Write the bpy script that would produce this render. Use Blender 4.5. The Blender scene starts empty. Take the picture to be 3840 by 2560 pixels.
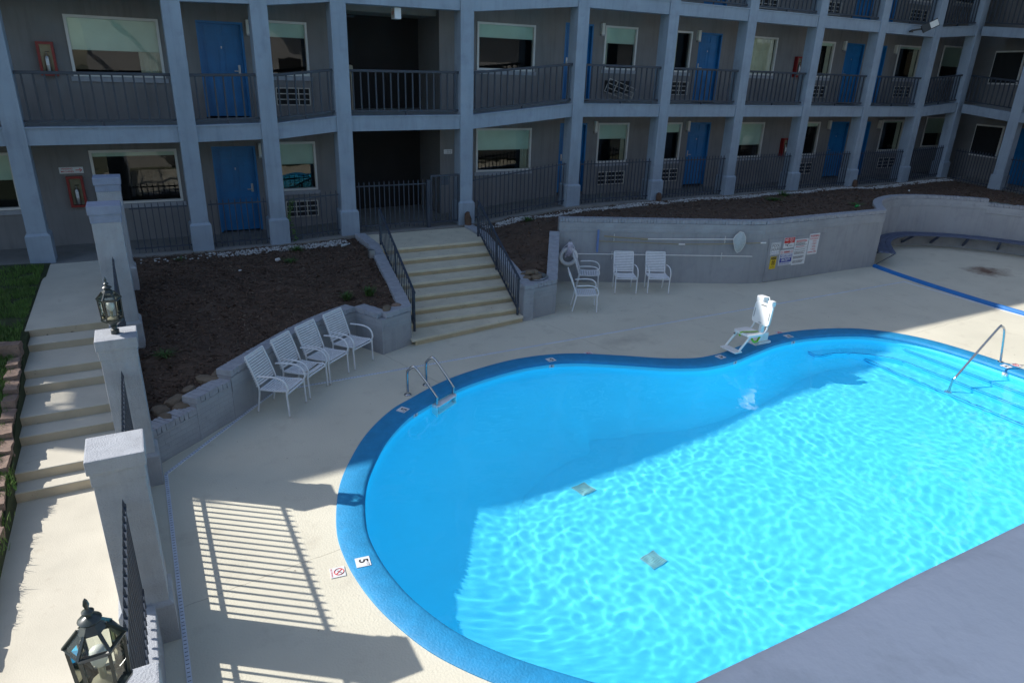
import bpy, bmesh, math, random
from mathutils import Vector, Matrix, noise
random.seed(7)
sc = bpy.context.scene
COL = sc.collection
R = math.radians

# ---------------------------------------------------------------- camera
CAM = bpy.data.objects.new('camera', bpy.data.cameras.new('camera'))
COL.objects.link(CAM); sc.camera = CAM
CAM.data.sensor_width = 36; CAM.data.lens = 24.0
CAM.data.clip_start = 0.05; CAM.data.clip_end = 900
CAM.location = (0, 0, 5.0)
_p, _r, _y = R(21.56), R(-1.918), R(28.76)
_f = Vector((math.sin(_y)*math.cos(_p), math.cos(_y)*math.cos(_p), -math.sin(_p)))
_rt = Vector((math.cos(_y), -math.sin(_y), 0)); _dn = _f.cross(_rt)
_rx = _rt*math.cos(_r) + _dn*math.sin(_r); _dx = -_rt*math.sin(_r) + _dn*math.cos(_r)
CAM.rotation_euler = Matrix((_rx, -_dx, -_f)).transposed().to_euler()

# ---------------------------------------------------------------- sky, sun, exposure
SUN = Vector((-0.95, 0.675, 1.0)).normalized()
world = bpy.data.worlds.new('World'); sc.world = world; world.use_nodes = True
_nt = world.node_tree
_sky = _nt.nodes.new('ShaderNodeTexSky'); _sky.sky_type = 'NISHITA'; _sky.sun_disc = False
_sky.sun_elevation = math.asin(SUN.z); _sky.sun_rotation = math.atan2(SUN.x, SUN.y)
_sky.air_density = 1.0; _sky.dust_density = 1.0; _sky.ozone_density = 1.0
_nt.links.new(_sky.outputs[0], _nt.nodes['Background'].inputs[0])
_nt.nodes['Background'].inputs[1].default_value = 0.125
_L = bpy.data.lights.new('sun', 'SUN'); _L.energy = 3.9; _L.angle = R(0.53); _L.color = (1.0, 0.955, 0.89)
_L.cycles.is_caustics_light = True
_s = bpy.data.objects.new('sun', _L); COL.objects.link(_s)
_s.rotation_euler = SUN.to_track_quat('Z', 'Y').to_euler()
sc.view_settings.view_transform = 'Standard'; sc.view_settings.look = 'None'
sc.view_settings.gamma = 1.0; sc.view_settings.use_curve_mapping = False
sc.view_settings.exposure = 0.62
sc.cycles.use_denoising = True
sc.cycles.max_bounces = 12; sc.cycles.diffuse_bounces = 6; sc.cycles.glossy_bounces = 4
sc.cycles.transmission_bounces = 10; sc.cycles.transparent_max_bounces = 16
sc.cycles.sample_clamp_indirect = 8.0; sc.cycles.blur_glossy = 0.0

# ---------------------------------------------------------------- materials
MAT = {}
def _n(nt, t, **k):
    n = nt.nodes.new(t)
    for a, v in k.items():
        setattr(n, a, v)
    return n
def mat(name, c, rough=0.8, var=0.12, vs=3.0, bump=0.0, bs=60.0, metal=0.0, spec=0.5, c2=None, ramp=(0.45, 0.7), det=6, brick=None, streak=0.0):
    """paint / concrete / metal: base colour with large soft variation, optional second colour in patches, fine bump"""
    if name in MAT: return MAT[name]
    m = bpy.data.materials.new(name); m.use_nodes = True; nt = m.node_tree; lk = nt.links.new
    b = nt.nodes['Principled BSDF']
    b.inputs['Roughness'].default_value = rough; b.inputs['Metallic'].default_value = metal
    b.inputs['Specular IOR Level'].default_value = spec
    geo = _n(nt, 'ShaderNodeNewGeometry')
    n1 = _n(nt, 'ShaderNodeTexNoise'); n1.inputs['Scale'].default_value = vs; n1.inputs['Detail'].default_value = det
    lk(geo.outputs['Position'], n1.inputs['Vector'])
    mp = _n(nt, 'ShaderNodeMapRange'); mp.inputs[1].default_value = 0.3; mp.inputs[2].default_value = 0.7
    mp.inputs[3].default_value = 1 - var; mp.inputs[4].default_value = 1 + var
    lk(n1.outputs[0], mp.inputs[0])
    mx = _n(nt, 'ShaderNodeMix', data_type='RGBA', blend_type='MULTIPLY'); mx.inputs[0].default_value = 1.0
    mx.inputs[6].default_value = (*c, 1); lk(mp.outputs[0], mx.inputs[7])
    out = mx.outputs[2]
    if c2 is not None:
        n2 = _n(nt, 'ShaderNodeTexNoise'); n2.inputs['Scale'].default_value = vs*2.7; n2.inputs['Detail'].default_value = 8
        n2.inputs['Roughness'].default_value = 0.65
        lk(geo.outputs['Position'], n2.inputs['Vector'])
        m2 = _n(nt, 'ShaderNodeMapRange'); m2.inputs[1].default_value = ramp[0]; m2.inputs[2].default_value = ramp[1]
        lk(n2.outputs[0], m2.inputs[0])
        mx2 = _n(nt, 'ShaderNodeMix', data_type='RGBA'); lk(m2.outputs[0], mx2.inputs[0]); lk(out, mx2.inputs[6])
        mx2.inputs[7].default_value = (*c2, 1); out = mx2.outputs[2]
    if streak:      # rain streaks and grime running down painted masonry
        mq = _n(nt, 'ShaderNodeMapping'); mq.inputs['Scale'].default_value = (5.0, 5.0, 0.45); lk(geo.outputs['Position'], mq.inputs[0])
        n5 = _n(nt, 'ShaderNodeTexNoise'); n5.inputs['Scale'].default_value = 1.6; n5.inputs['Detail'].default_value = 7; n5.inputs['Roughness'].default_value = 0.65
        lk(mq.outputs[0], n5.inputs['Vector'])
        m5 = _n(nt, 'ShaderNodeMapRange'); m5.inputs[1].default_value = 0.48; m5.inputs[2].default_value = 0.72; m5.inputs[3].default_value = 1.0; m5.inputs[4].default_value = 1.0-streak
        lk(n5.outputs[0], m5.inputs[0])
        mx5 = _n(nt, 'ShaderNodeMix', data_type='RGBA', blend_type='MULTIPLY'); mx5.inputs[0].default_value = 1.0
        lk(out, mx5.inputs[6]); lk(m5.outputs[0], mx5.inputs[7]); out = mx5.outputs[2]
    h = None
    if bump:
        n3 = _n(nt, 'ShaderNodeTexNoise'); n3.inputs['Scale'].default_value = bs; n3.inputs['Detail'].default_value = 4
        lk(geo.outputs['Position'], n3.inputs['Vector']); h = n3.outputs[0]
        bp = _n(nt, 'ShaderNodeBump'); bp.inputs['Strength'].default_value = bump; bp.inputs['Distance'].default_value = 0.01
        lk(h, bp.inputs['Height']); lk(bp.outputs[0], b.inputs['Normal'])
    if brick:
        # painted brick courses: bump (and a faint darker joint) from the height and the distance along the wall
        sp = _n(nt, 'ShaderNodeSeparateXYZ'); lk(geo.outputs['Position'], sp.inputs[0])
        ad = _n(nt, 'ShaderNodeMath', operation='ADD'); lk(sp.outputs[0], ad.inputs[0])
        ml = _n(nt, 'ShaderNodeMath', operation='MULTIPLY'); lk(sp.outputs[1], ml.inputs[0]); ml.inputs[1].default_value = brick
        lk(ml.outputs[0], ad.inputs[1])
        cb = _n(nt, 'ShaderNodeCombineXYZ'); lk(ad.outputs[0], cb.inputs[0]); lk(sp.outputs[2], cb.inputs[1])
        bt = _n(nt, 'ShaderNodeTexBrick'); bt.inputs['Scale'].default_value = 1.0
        bt.inputs['Brick Width'].default_value = 0.21; bt.inputs['Row Height'].default_value = 0.075
        bt.inputs['Mortar Size'].default_value = 0.006; bt.inputs['Mortar Smooth'].default_value = 0.6
        bt.inputs['Color1'].default_value = (1, 1, 1, 1); bt.inputs['Color2'].default_value = (.86, .86, .86, 1); bt.inputs['Mortar'].default_value = (.62, .62, .62, 1)
        lk(cb.outputs[0], bt.inputs['Vector'])
        mb = _n(nt, 'ShaderNodeMix', data_type='RGBA', blend_type='MULTIPLY'); mb.inputs[0].default_value = 0.2
        lk(out, mb.inputs[6]); lk(bt.outputs['Color'], mb.inputs[7]); out = mb.outputs[2]
        bp2 = _n(nt, 'ShaderNodeBump'); bp2.inputs['Strength'].default_value = 0.5; bp2.inputs['Distance'].default_value = 0.008; bp2.invert = True
        lk(bt.outputs['Fac'], bp2.inputs['Height'])
        if bump: lk(bp.outputs[0], bp2.inputs['Normal'])
        lk(bp2.outputs[0], b.inputs['Normal'])
    lk(out, b.inputs['Base Color'])
    MAT[name] = m
    return m

deck_cream = (0.60, 0.572, 0.465)
mat('stucco', (0.27, 0.332, 0.40), 0.85, 0.09, 1.3, 0.35, 90, c2=(0.225, 0.27, 0.335), ramp=(0.52, 0.78), streak=0.16)
mat('stucco_pillar', (0.36, 0.38, 0.41), 0.88, 0.08, 5.0, 0.8, 70, c2=(0.27, 0.29, 0.32), ramp=(0.58, 0.8), streak=0.14)
mat('brick_wall', (0.205, 0.203, 0.205), 0.85, 0.08, 1.5, 0.25, 80, brick=0.0, streak=0.2)
mat('brick_wall_side', (0.205, 0.203, 0.205), 0.85, 0.08, 1.5, 0.25, 80, brick=1.0)
mat('brick_paint', (0.32, 0.34, 0.365), 0.85, 0.1, 2.5, 0.3, 70, c2=(0.26, 0.27, 0.29), ramp=(0.55, 0.75), brick=0.62)
mat('wall_plain', (0.31, 0.325, 0.345), 0.85, 0.06, 1.2, 0.25, 60, c2=(0.26, 0.27, 0.30), ramp=(0.5, 0.8), streak=0.14)
mat('cap_blue', (0.25, 0.29, 0.38), 0.85, 0.1, 5.0, 0.6, 70)
mat('brick_piece', (0.315, 0.335, 0.37), 0.85, 0.12, 9.0, 0.4, 70, c2=(0.26, 0.28, 0.32), ramp=(0.55, 0.78))
mat('iron', (0.036, 0.048, 0.070), 0.5, 0.15, 4.0)
mat('balcony_iron', (0.034, 0.045, 0.062), 0.55, 0.15, 4.0)
mat('door_blue', (0.004, 0.145, 0.37), 0.45, 0.12, 3.0, streak=0.14)
mat('white_trim', (0.62, 0.62, 0.60), 0.5, 0.06, 4.0)
mat('white_plastic', (0.78, 0.78, 0.77), 0.35, 0.05, 6.0)
mat('chair_white', (0.70, 0.72, 0.74), 0.45, 0.07, 9.0)
mat('strap_white', (0.72, 0.73, 0.75), 0.5, 0.09, 14.0, c2=(0.5, 0.5, 0.47), ramp=(0.66, 0.82))
mat('cream_step', (0.60, 0.55, 0.42), 0.85, 0.08, 3.0, 0.3, 80, c2=(0.40, 0.37, 0.29), ramp=(0.58, 0.78))
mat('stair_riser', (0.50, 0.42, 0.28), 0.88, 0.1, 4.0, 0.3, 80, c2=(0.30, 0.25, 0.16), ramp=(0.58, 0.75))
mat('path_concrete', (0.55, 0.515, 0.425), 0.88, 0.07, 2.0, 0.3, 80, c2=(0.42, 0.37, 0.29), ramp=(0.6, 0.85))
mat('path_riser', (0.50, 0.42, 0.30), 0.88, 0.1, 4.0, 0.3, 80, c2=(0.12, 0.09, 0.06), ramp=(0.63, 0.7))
mat('corridor_concrete', (0.22, 0.215, 0.20), 0.9, 0.12, 3.0, 0.3, 50)
mat('soffit', (0.30, 0.31, 0.30), 0.9, 0.06, 3.0)
mat('coping_blue', (0.014, 0.24, 0.49), 0.6, 0.10, 6.0, 0.6, 40, c2=(0.014, 0.215, 0.43), ramp=(0.5, 0.8))
mat('curb_blue', (0.010, 0.15, 0.46), 0.6, 0.08, 6.0, 0.3, 55)
mat('stripe_blue', (0.015, 0.14, 0.46), 0.6, 0.05, 6.0)
mat('steel', (0.55, 0.56, 0.57), 0.22, 0.06, 9.0, metal=1.0)
mat('dull_metal', (0.42, 0.43, 0.44), 0.45, 0.1, 9.0, metal=1.0)
mat('black_metal', (0.012, 0.013, 0.013), 0.35, 0.2, 9.0)
mat('lantern_green', (0.03, 0.04, 0.038), 0.3, 0.2, 20.0, spec=0.7)
mat('red_paint', (0.24, 0.010, 0.011), 0.4, 0.1, 6.0)
mat('red_print', (0.55, 0.02, 0.02), 0.6, 0.04, 6.0)
mat('blue_print', (0.015, 0.03, 0.30), 0.6, 0.04, 6.0)
mat('black_print', (0.015, 0.015, 0.016), 0.6, 0.04, 6.0)
mat('grey_print', (0.20, 0.20, 0.22), 0.6, 0.04, 6.0)
mat('yellow_sign', (0.72, 0.50, 0.01), 0.5, 0.05, 6.0)
mat('sign_white', (0.66, 0.68, 0.70), 0.5, 0.04, 5.0)
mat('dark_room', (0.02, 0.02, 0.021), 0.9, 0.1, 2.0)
mat('roller_shade', (0.66, 0.76, 0.70), 0.9, 0.05, 3.0)
mat('curtain', (0.72, 0.71, 0.60), 0.9, 0.08, 5.0)
mat('grille_white', (0.52, 0.50, 0.45), 0.6, 0.1, 8.0)
mat('lamp_lens', (0.62, 0.62, 0.58), 0.4, 0.04, 5.0)
mat('rock_tan', (0.165, 0.13, 0.092), 0.9, 0.22, 7.0, 0.8, 40, c2=(0.14, 0.11, 0.08), ramp=(0.5, 0.7))
mat('block_brown', (0.23, 0.16, 0.125), 0.92, 0.22, 12.0, 1.0, 60, c2=(0.15, 0.12, 0.10), ramp=(0.5, 0.65))
mat('wood_log', (0.085, 0.05, 0.032), 0.9, 0.3, 20.0, 0.8, 50)
mat('gravel_white', (0.40, 0.40, 0.39), 0.85, 0.45, 20.0)
mat('soil', (0.085, 0.056, 0.039), 0.95, 0.3, 4.0, 1.0, 25)
mat('mulch_chip', (0.10, 0.062, 0.042), 0.95, 0.45, 30.0)
mat('mulch_pale', (0.19, 0.145, 0.105), 0.95, 0.35, 30.0)
mat('leaf', (0.05, 0.11, 0.022), 0.7, 0.3, 12.0)
mat('grass', (0.085, 0.17, 0.028), 0.75, 0.35, 5.0, c2=(0.14, 0.17, 0.05), ramp=(0.5, 0.75))
mat('grass_ground', (0.03, 0.042, 0.014), 0.95, 0.3, 5.0)
mat('far_ground', (0.12, 0.13, 0.08), 0.95, 0.3, 0.1)
mat('drain_white', (0.62, 0.66, 0.74), 0.55, 0.1, 8.0)
mat('drain_slot', (0.03, 0.03, 0.03), 0.8, 0.1, 8.0)
mat('bench_blue', (0.075, 0.10, 0.17), 0.6, 0.15, 5.0)
mat('rope', (0.70, 0.66, 0.74), 0.9, 0.1, 30.0)
mat('net_mesh', (0.40, 0.45, 0.46), 0.9, 0.1, 30.0)
mat('pole_tan', (0.30, 0.26, 0.17), 0.5, 0.1, 12.0)
mat('pole_white', (0.72, 0.70, 0.68), 0.4, 0.05, 12.0)
mat('brush_blue', (0.12, 0.20, 0.42), 0.6, 0.1, 12.0)
mat('lime_strap', (0.25, 0.52, 0.03), 0.7, 0.08, 12.0)
mat('cap_black', (0.02, 0.02, 0.022), 0.5, 0.1, 12.0)
mat('bottle_green', (0.01, 0.28, 0.05), 0.3, 0.05, 12.0)
mat('bin_brown', (0.12, 0.075, 0.05), 0.8, 0.2, 40.0)
mat('bin_cream', (0.34, 0.31, 0.23), 0.7, 0.1, 12.0)
mat('litter', (0.6, 0.6, 0.58), 0.8, 0.1, 12.0)
mat('dead_leaf', (0.09, 0.06, 0.035), 0.9, 0.4, 40.0)
mat('parapet_paint', (0.62, 0.64, 0.68), 0.6, 0.07, 2.5, 0.35, 25, c2=(0.50, 0.52, 0.55), ramp=(0.52, 0.75))
mat('grate_green', (0.28, 0.55, 0.55), 0.7, 0.1, 12.0)
mat('slot_green', (0.12, 0.26, 0.26), 0.7, 0.1, 12.0)
mat('wing_pane', (0.02, 0.022, 0.024), 0.03, 0.1, 2.0)
mat('brick_far', (0.42, 0.30, 0.20), 0.85, 0.1, 2.0)
mat('cream_far', (0.50, 0.49, 0.46), 0.85, 0.05, 2.0)

def deck_material():
    m = mat('deck_paint', deck_cream, 0.8, 0.06, 0.8, 0.55, 45, c2=(0.47, 0.435, 0.35), ramp=(0.55, 0.82))
    nt = m.node_tree; lk = nt.links.new; b = nt.nodes['Principled BSDF']
    base = b.inputs['Base Color'].links[0].from_socket
    geo = _n(nt, 'ShaderNodeNewGeometry'); sp = _n(nt, 'ShaderNodeSeparateXYZ'); lk(geo.outputs['Position'], sp.inputs[0])
    def stain(cx, cy, rx, ry, col, scale, lo, hi):
        nonlocal base
        mp = _n(nt, 'ShaderNodeMapping'); mp.vector_type = 'TEXTURE'
        mp.inputs['Location'].default_value = (cx, cy, 0); mp.inputs['Scale'].default_value = (rx, ry, 1)
        lk(geo.outputs['Position'], mp.inputs[0])
        ln = _n(nt, 'ShaderNodeVectorMath', operation='LENGTH'); lk(mp.outputs[0], ln.inputs[0])
        nz = _n(nt, 'ShaderNodeTexNoise'); nz.inputs['Scale'].default_value = scale; nz.inputs['Detail'].default_value = 8; nz.inputs['Roughness'].default_value = 0.7
        lk(geo.outputs['Position'], nz.inputs['Vector'])
        s = _n(nt, 'ShaderNodeMath', operation='SUBTRACT'); s.inputs[0].default_value = 1.0; lk(ln.outputs['Value'], s.inputs[1])
        a = _n(nt, 'ShaderNodeMath', operation='MULTIPLY_ADD'); lk(nz.outputs[0], a.inputs[0]); a.inputs[1].default_value = 1.6; lk(s.outputs[0], a.inputs[2])
        r = _n(nt, 'ShaderNodeMapRange'); r.inputs[1].default_value = lo; r.inputs[2].default_value = hi; lk(a.outputs[0], r.inputs[0])
        mx = _n(nt, 'ShaderNodeMix', data_type='RGBA'); lk(r.outputs[0], mx.inputs[0]); lk(base, mx.inputs[6]); mx.inputs[7].default_value = (*col, 1)
        base = mx.outputs[2]
    stain(21.5, 10.45, 1.05, 0.85, (0.15, 0.085, 0.058), 2.2, 1.05, 1.7)
    stain(8.2, 10.25, 1.1, 0.45, (0.42, 0.39, 0.32), 3.0, 1.1, 2.1)
    def crack(slope, c0, half, x0, x1, ax=0):
        nonlocal base
        U, V = (0, 1) if ax == 0 else (1, 0)
        nz = _n(nt, 'ShaderNodeTexNoise'); nz.inputs['Scale'].default_value = 3.0; nz.inputs['Detail'].default_value = 6
        lk(geo.outputs['Position'], nz.inputs['Vector'])
        a = _n(nt, 'ShaderNodeMath', operation='MULTIPLY_ADD'); lk(sp.outputs[U], a.inputs[0]); a.inputs[1].default_value = slope; a.inputs[2].default_value = c0
        d = _n(nt, 'ShaderNodeMath', operation='SUBTRACT'); lk(sp.outputs[V], d.inputs[0]); lk(a.outputs[0], d.inputs[1])
        w = _n(nt, 'ShaderNodeMath', operation='MULTIPLY_ADD'); lk(nz.outputs[0], w.inputs[0]); w.inputs[1].default_value = 0.10; w.inputs[2].default_value = -0.05
        e = _n(nt, 'ShaderNodeMath', operation='ADD'); lk(d.outputs[0], e.inputs[0]); lk(w.outputs[0], e.inputs[1])
        ab = _n(nt, 'ShaderNodeMath', operation='ABSOLUTE'); lk(e.outputs[0], ab.inputs[0])
        lt = _n(nt, 'ShaderNodeMath', operation='LESS_THAN'); lk(ab.outputs[0], lt.inputs[0]); lt.inputs[1].default_value = half
        g = _n(nt, 'ShaderNodeMath', operation='GREATER_THAN'); lk(sp.outputs[U], g.inputs[0]); g.inputs[1].default_value = x0
        l2 = _n(nt, 'ShaderNodeMath', operation='LESS_THAN'); lk(sp.outputs[U], l2.inputs[0]); l2.inputs[1].default_value = x1
        m1 = _n(nt, 'ShaderNodeMath', operation='MULTIPLY'); lk(lt.outputs[0], m1.inputs[0]); lk(g.outputs[0], m1.inputs[1])
        m2 = _n(nt, 'ShaderNodeMath', operation='MULTIPLY'); lk(m1.outputs[0], m2.inputs[0]); lk(l2.outputs[0], m2.inputs[1])
        m3 = _n(nt, 'ShaderNodeMath', operation='MULTIPLY'); lk(m2.outputs[0], m3.inputs[0]); m3.inputs[1].default_value = 0.55
        mx = _n(nt, 'ShaderNodeMix', data_type='RGBA'); lk(m3.outputs[0], mx.inputs[0]); lk(base, mx.inputs[6]); mx.inputs[7].default_value = (0.22, 0.19, 0.14, 1)
        base = mx.outputs[2]
    crack(0.12, 6.15, 0.005, -0.4, 1.4)
    crack(-0.3, 7.0, 0.006, 9.9, 11.9, 1)
    crack(-0.2, 9.6, 0.005, 9.8, 11.8, 1)
    crack(0.1, 15.2, 0.005, 8.9, 12.2, 1)
    crack(0.05, 7.3, 0.005, 14.4, 18.0)
    lk(base, b.inputs['Base Color'])
deck_material()

def glass_material():
    m = bpy.data.materials.new('window_glass'); m.use_nodes = True; nt = m.node_tree; nt.nodes.clear(); lk = nt.links.new
    o = _n(nt, 'ShaderNodeOutputMaterial'); t = _n(nt, 'ShaderNodeBsdfTransparent'); t.inputs[0].default_value = (0.72, 0.78, 0.76, 1)
    g = _n(nt, 'ShaderNodeBsdfGlossy'); g.inputs['Roughness'].default_value = 0.0; g.inputs[0].default_value = (1, 1, 1, 1)
    f = _n(nt, 'ShaderNodeFresnel'); f.inputs[0].default_value = 1.62
    nz = _n(nt, 'ShaderNodeTexNoise'); nz.inputs['Scale'].default_value = 2.3; nz.inputs['Detail'].default_value = 1
    geo = _n(nt, 'ShaderNodeNewGeometry'); lk(geo.outputs['Position'], nz.inputs['Vector'])
    bp = _n(nt, 'ShaderNodeBump'); bp.inputs['Strength'].default_value = 0.08; bp.inputs['Distance'].default_value = 0.02; lk(nz.outputs[0], bp.inputs['Height'])
    lk(bp.outputs[0], g.inputs['Normal'])
    x = _n(nt, 'ShaderNodeMixShader'); lk(f.outputs[0], x.inputs[0]); lk(t.outputs[0], x.inputs[1]); lk(g.outputs[0], x.inputs[2]); lk(x.outputs[0], o.inputs[0])
    MAT['window_glass'] = m
    m2 = m.copy(); m2.name = 'lantern_glass'; MAT['lantern_glass'] = m2
    for n in m2.node_tree.nodes:
        if n.type == 'BSDF_TRANSPARENT': n.inputs[0].default_value = (0.90, 0.93, 0.88, 1)
        if n.type == 'FRESNEL': n.inputs[0].default_value = 1.45
glass_material()
def water_material():
    m = bpy.data.materials.new('water'); m.use_nodes = True; nt = m.node_tree; nt.nodes.clear(); lk = nt.links.new
    o = _n(nt, 'ShaderNodeOutputMaterial'); g = _n(nt, 'ShaderNodeBsdfGlass')
    g.inputs['Roughness'].default_value = 0.0; g.inputs['IOR'].default_value = 1.33; g.inputs['Color'].default_value = (0.96, 1.0, 1.0, 1)
    lk(g.outputs[0], o.inputs[0]); MAT['water'] = m
water_material()
mat('pool_paint', (0.11, 0.74, 0.97), 0.7, 0.02, 1.5)

# ---------------------------------------------------------------- geometry helpers
WL = {}                       # world location of things and parts, for parenting
class MB:
    def __init__(s): s.v = []; s.f = []
    def quad(s, a, b, c, d):
        i = len(s.v); s.v += [tuple(a), tuple(b), tuple(c), tuple(d)]; s.f.append((i, i+1, i+2, i+3)); return s
    def box(s, x0, x1, y0, y1, z0, z1):
        i = len(s.v)
        s.v += [(x0, y0, z0), (x1, y0, z0), (x1, y1, z0), (x0, y1, z0), (x0, y0, z1), (x1, y0, z1), (x1, y1, z1), (x0, y1, z1)]
        s.f += [(i, i+3, i+2, i+1), (i+4, i+5, i+6, i+7), (i, i+1, i+5, i+4), (i+1, i+2, i+6, i+5), (i+2, i+3, i+7, i+6), (i+3, i, i+4, i+7)]
        return s
    def obox(s, c, X, Y, Z, sx, sy, sz):
        """oriented box, centre c, unit axes X Y Z, full sizes"""
        c = Vector(c); i = len(s.v); X = Vector(X)*sx/2; Y = Vector(Y)*sy/2; Z = Vector(Z)*sz/2
        for k in ((-1, -1, -1), (1, -1, -1), (1, 1, -1), (-1, 1, -1), (-1, -1, 1), (1, -1, 1), (1, 1, 1), (-1, 1, 1)):
            s.v.append(tuple(c + X*k[0] + Y*k[1] + Z*k[2]))
        s.f += [(i, i+3, i+2, i+1), (i+4, i+5, i+6, i+7), (i, i+1, i+5, i+4), (i+1, i+2, i+6, i+5), (i+2, i+3, i+7, i+6), (i+3, i, i+4, i+7)]
        return s
    def bar(s, p, q, w, h=None):
        """square bar from p to q"""
        p = Vector(p); q = Vector(q); d = (q-p); L = d.length; d.normalize()
        up = Vector((0, 0, 1)) if abs(d.z) < 0.95 else Vector((0, 1, 0))
        x = d.cross(up).normalized(); y = x.cross(d).normalized()
        return s.obox((p+q)/2, d, x, y, L, w, h or w)
    def prism(s, poly, z0, z1):
        """vertical prism over a convex or simple polygon (list of xy, counter-clockwise); z0/z1 numbers or per-vertex lists"""
        n = len(poly); i = len(s.v)
        a = z0 if isinstance(z0, (list, tuple)) else [z0]*n; b = z1 if isinstance(z1, (list, tuple)) else [z1]*n
        s.v += [(p[0], p[1], a[k]) for k, p in enumerate(poly)] + [(p[0], p[1], b[k]) for k, p in enumerate(poly)]
        s.f.append(tuple(range(i+n-1, i-1, -1))); s.f.append(tuple(range(i+n, i+2*n)))
        for k in range(n): s.f.append((i+k, i+(k+1) % n, i+n+(k+1) % n, i+n+k))
        return s
    def tube(s, pts, r, n=8, cap=True, closed=False):
        pts = [Vector(p) for p in pts]; m = len(pts); i0 = len(s.v)
        rr = r if isinstance(r, (list, tuple)) else [r]*m
        prev = None
        for k in range(m):
            if closed: t = (pts[(k+1) % m]-pts[k-1]).normalized()
            else: t = (pts[min(k+1, m-1)]-pts[max(k-1, 0)]).normalized()
            if prev is None:
                up = Vector((0, 0, 1)) if abs(t.z) < 0.9 else Vector((1, 0, 0))
                x = t.cross(up).normalized()
            else:
                x = (prev - t*prev.dot(t)).normalized()
            prev = x; y = t.cross(x)
            for j in range(n):
                a = 2*math.pi*j/n; s.v.append(tuple(pts[k] + (x*math.cos(a)+y*math.sin(a))*rr[k]))
        for k in range(m if closed else m-1):
            k2 = (k+1) % m
            for j in range(n):
                j2 = (j+1) % n
                s.f.append((i0+k*n+j, i0+k*n+j2, i0+k2*n+j2, i0+k2*n+j))
        if cap and not closed:
            s.f.append(tuple(i0+j for j in range(n-1, -1, -1))); s.f.append(tuple(i0+(m-1)*n+j for j in range(n)))
        return s
    def lathe(s, prof, c=(0, 0, 0), n=16, ax=None):
        """prof: (r, z) list, around vertical axis at c"""
        i0 = len(s.v); m = len(prof)
        for (r, z) in prof:
            for j in range(n):
                a = 2*math.pi*j/n; s.v.append((c[0]+r*math.cos(a), c[1]+r*math.sin(a), c[2]+z))
        for k in range(m-1):
            for j in range(n):
                j2 = (j+1) % n; s.f.append((i0+k*n+j, i0+k*n+j2, i0+(k+1)*n+j2, i0+(k+1)*n+j))
        s.f.append(tuple(i0+j for j in range(n-1, -1, -1))); s.f.append(tuple(i0+(m-1)*n+j for j in range(n)))
        return s
    def mesh(s, name, m, smooth=0, bevel=0.0, off=(0, 0, 0)):
        me = bpy.data.meshes.new(name)
        ox, oy, oz = off
        me.from_pydata([(a-ox, b-oy, c-oz) for a, b, c in s.v], [], s.f)
        if bevel:
            bm = bmesh.new(); bm.from_mesh(me)
            bmesh.ops.bevel(bm, geom=[e for e in bm.edges], offset=bevel, segments=2, profile=0.6, affect='EDGES', clamp_overlap=True)
            bm.to_mesh(me); bm.free()
        me.materials.append(MAT[m])
        if smooth:
            me.polygons.foreach_set('use_smooth', [True]*len(me.polygons))
            me.set_sharp_from_angle(angle=R(smooth))
        return me
    def build(s, name, m, parent=None, smooth=0, bevel=0.0):
        off = WL[parent] if parent else (0, 0, 0)
        me = s.mesh(name, m, smooth, bevel, off)
        return link(name, me, parent)
def link(name, me, parent=None, loc=None, rot=None, local=False):
    """loc in world coordinates (or in the parent's own, with local)"""
    o = bpy.data.objects.new(name, me); COL.objects.link(o)
    base = WL[parent] if parent else (0, 0, 0)
    if parent: o.parent = parent
    if loc is not None:
        o.location = Vector(loc) - (Vector((0, 0, 0)) if local else Vector(base))
        WL[o] = Vector(loc)
    else:
        WL[o] = Vector(base)
    if rot is not None: o.rotation_euler = rot
    return o
def thing(name, loc, label, cat, group=None, rotz=0.0):
    o = bpy.data.objects.new(name, None); COL.objects.link(o); o.empty_display_size = 0.1
    o.location = loc; o.rotation_euler = (0, 0, rotz); WL[o] = Vector(loc)
    return tag(o, label, cat, group)
def tag(o, label, cat, group=None):
    o['label'] = label; o['category'] = cat
    if group: o['group'] = group
    return o
def struct(o): o['kind'] = 'structure'; return o
def stuff(o, label=None, cat=None):
    o['kind'] = 'stuff'
    if label: o['label'] = label; o['category'] = cat
    return o
def copy_tree(o, parent=None):
    c = o.copy(); COL.objects.link(c)
    if parent: c.parent = parent
    WL[c] = WL[o].copy()
    for ch in list(o.children): copy_tree(ch, c)
    return c
def lerp(a, b, t): return a+(b-a)*t
def interp(tab, x):
    if x <= tab[0][0]: return tab[0][1]
    for (x0, y0), (x1, y1) in zip(tab, tab[1:]):
        if x <= x1: return lerp(y0, y1, (x-x0)/(x1-x0))
    return tab[-1][1]
def catmull(pts, n, closed=True):
    P = [Vector((p[0], p[1], p[2] if len(p) > 2 else 0)) for p in pts]; m = len(P); out = []
    for i in range(m if closed else m-1):
        if closed: a, b, c, d = P[i-1], P[i], P[(i+1) % m], P[(i+2) % m]
        else: a, b, c, d = P[max(i-1, 0)], P[i], P[i+1], P[min(i+2, m-1)]
        for k in range(n):
            t = k/n
            out.append(0.5*((2*b)+(c-a)*t+(2*a-5*b+4*c-d)*t*t+(3*b-a-3*c+d)*t*t*t))
    if not closed: out.append(P[-1])
    return out
def resample(P, step, closed=True):
    Q = list(P)+([P[0]] if closed else []); L = [0]
    for a, b in zip(Q, Q[1:]): L.append(L[-1]+(b-a).length)
    n = max(2, int(round(L[-1]/step))); out = []; j = 0
    for k in range(n if closed else n+1):
        s = L[-1]*k/n
        while j < len(L)-2 and L[j+1] < s: j += 1
        out.append(Q[j].lerp(Q[j+1], (s-L[j])/max(1e-9, L[j+1]-L[j])))
    return out
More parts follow.
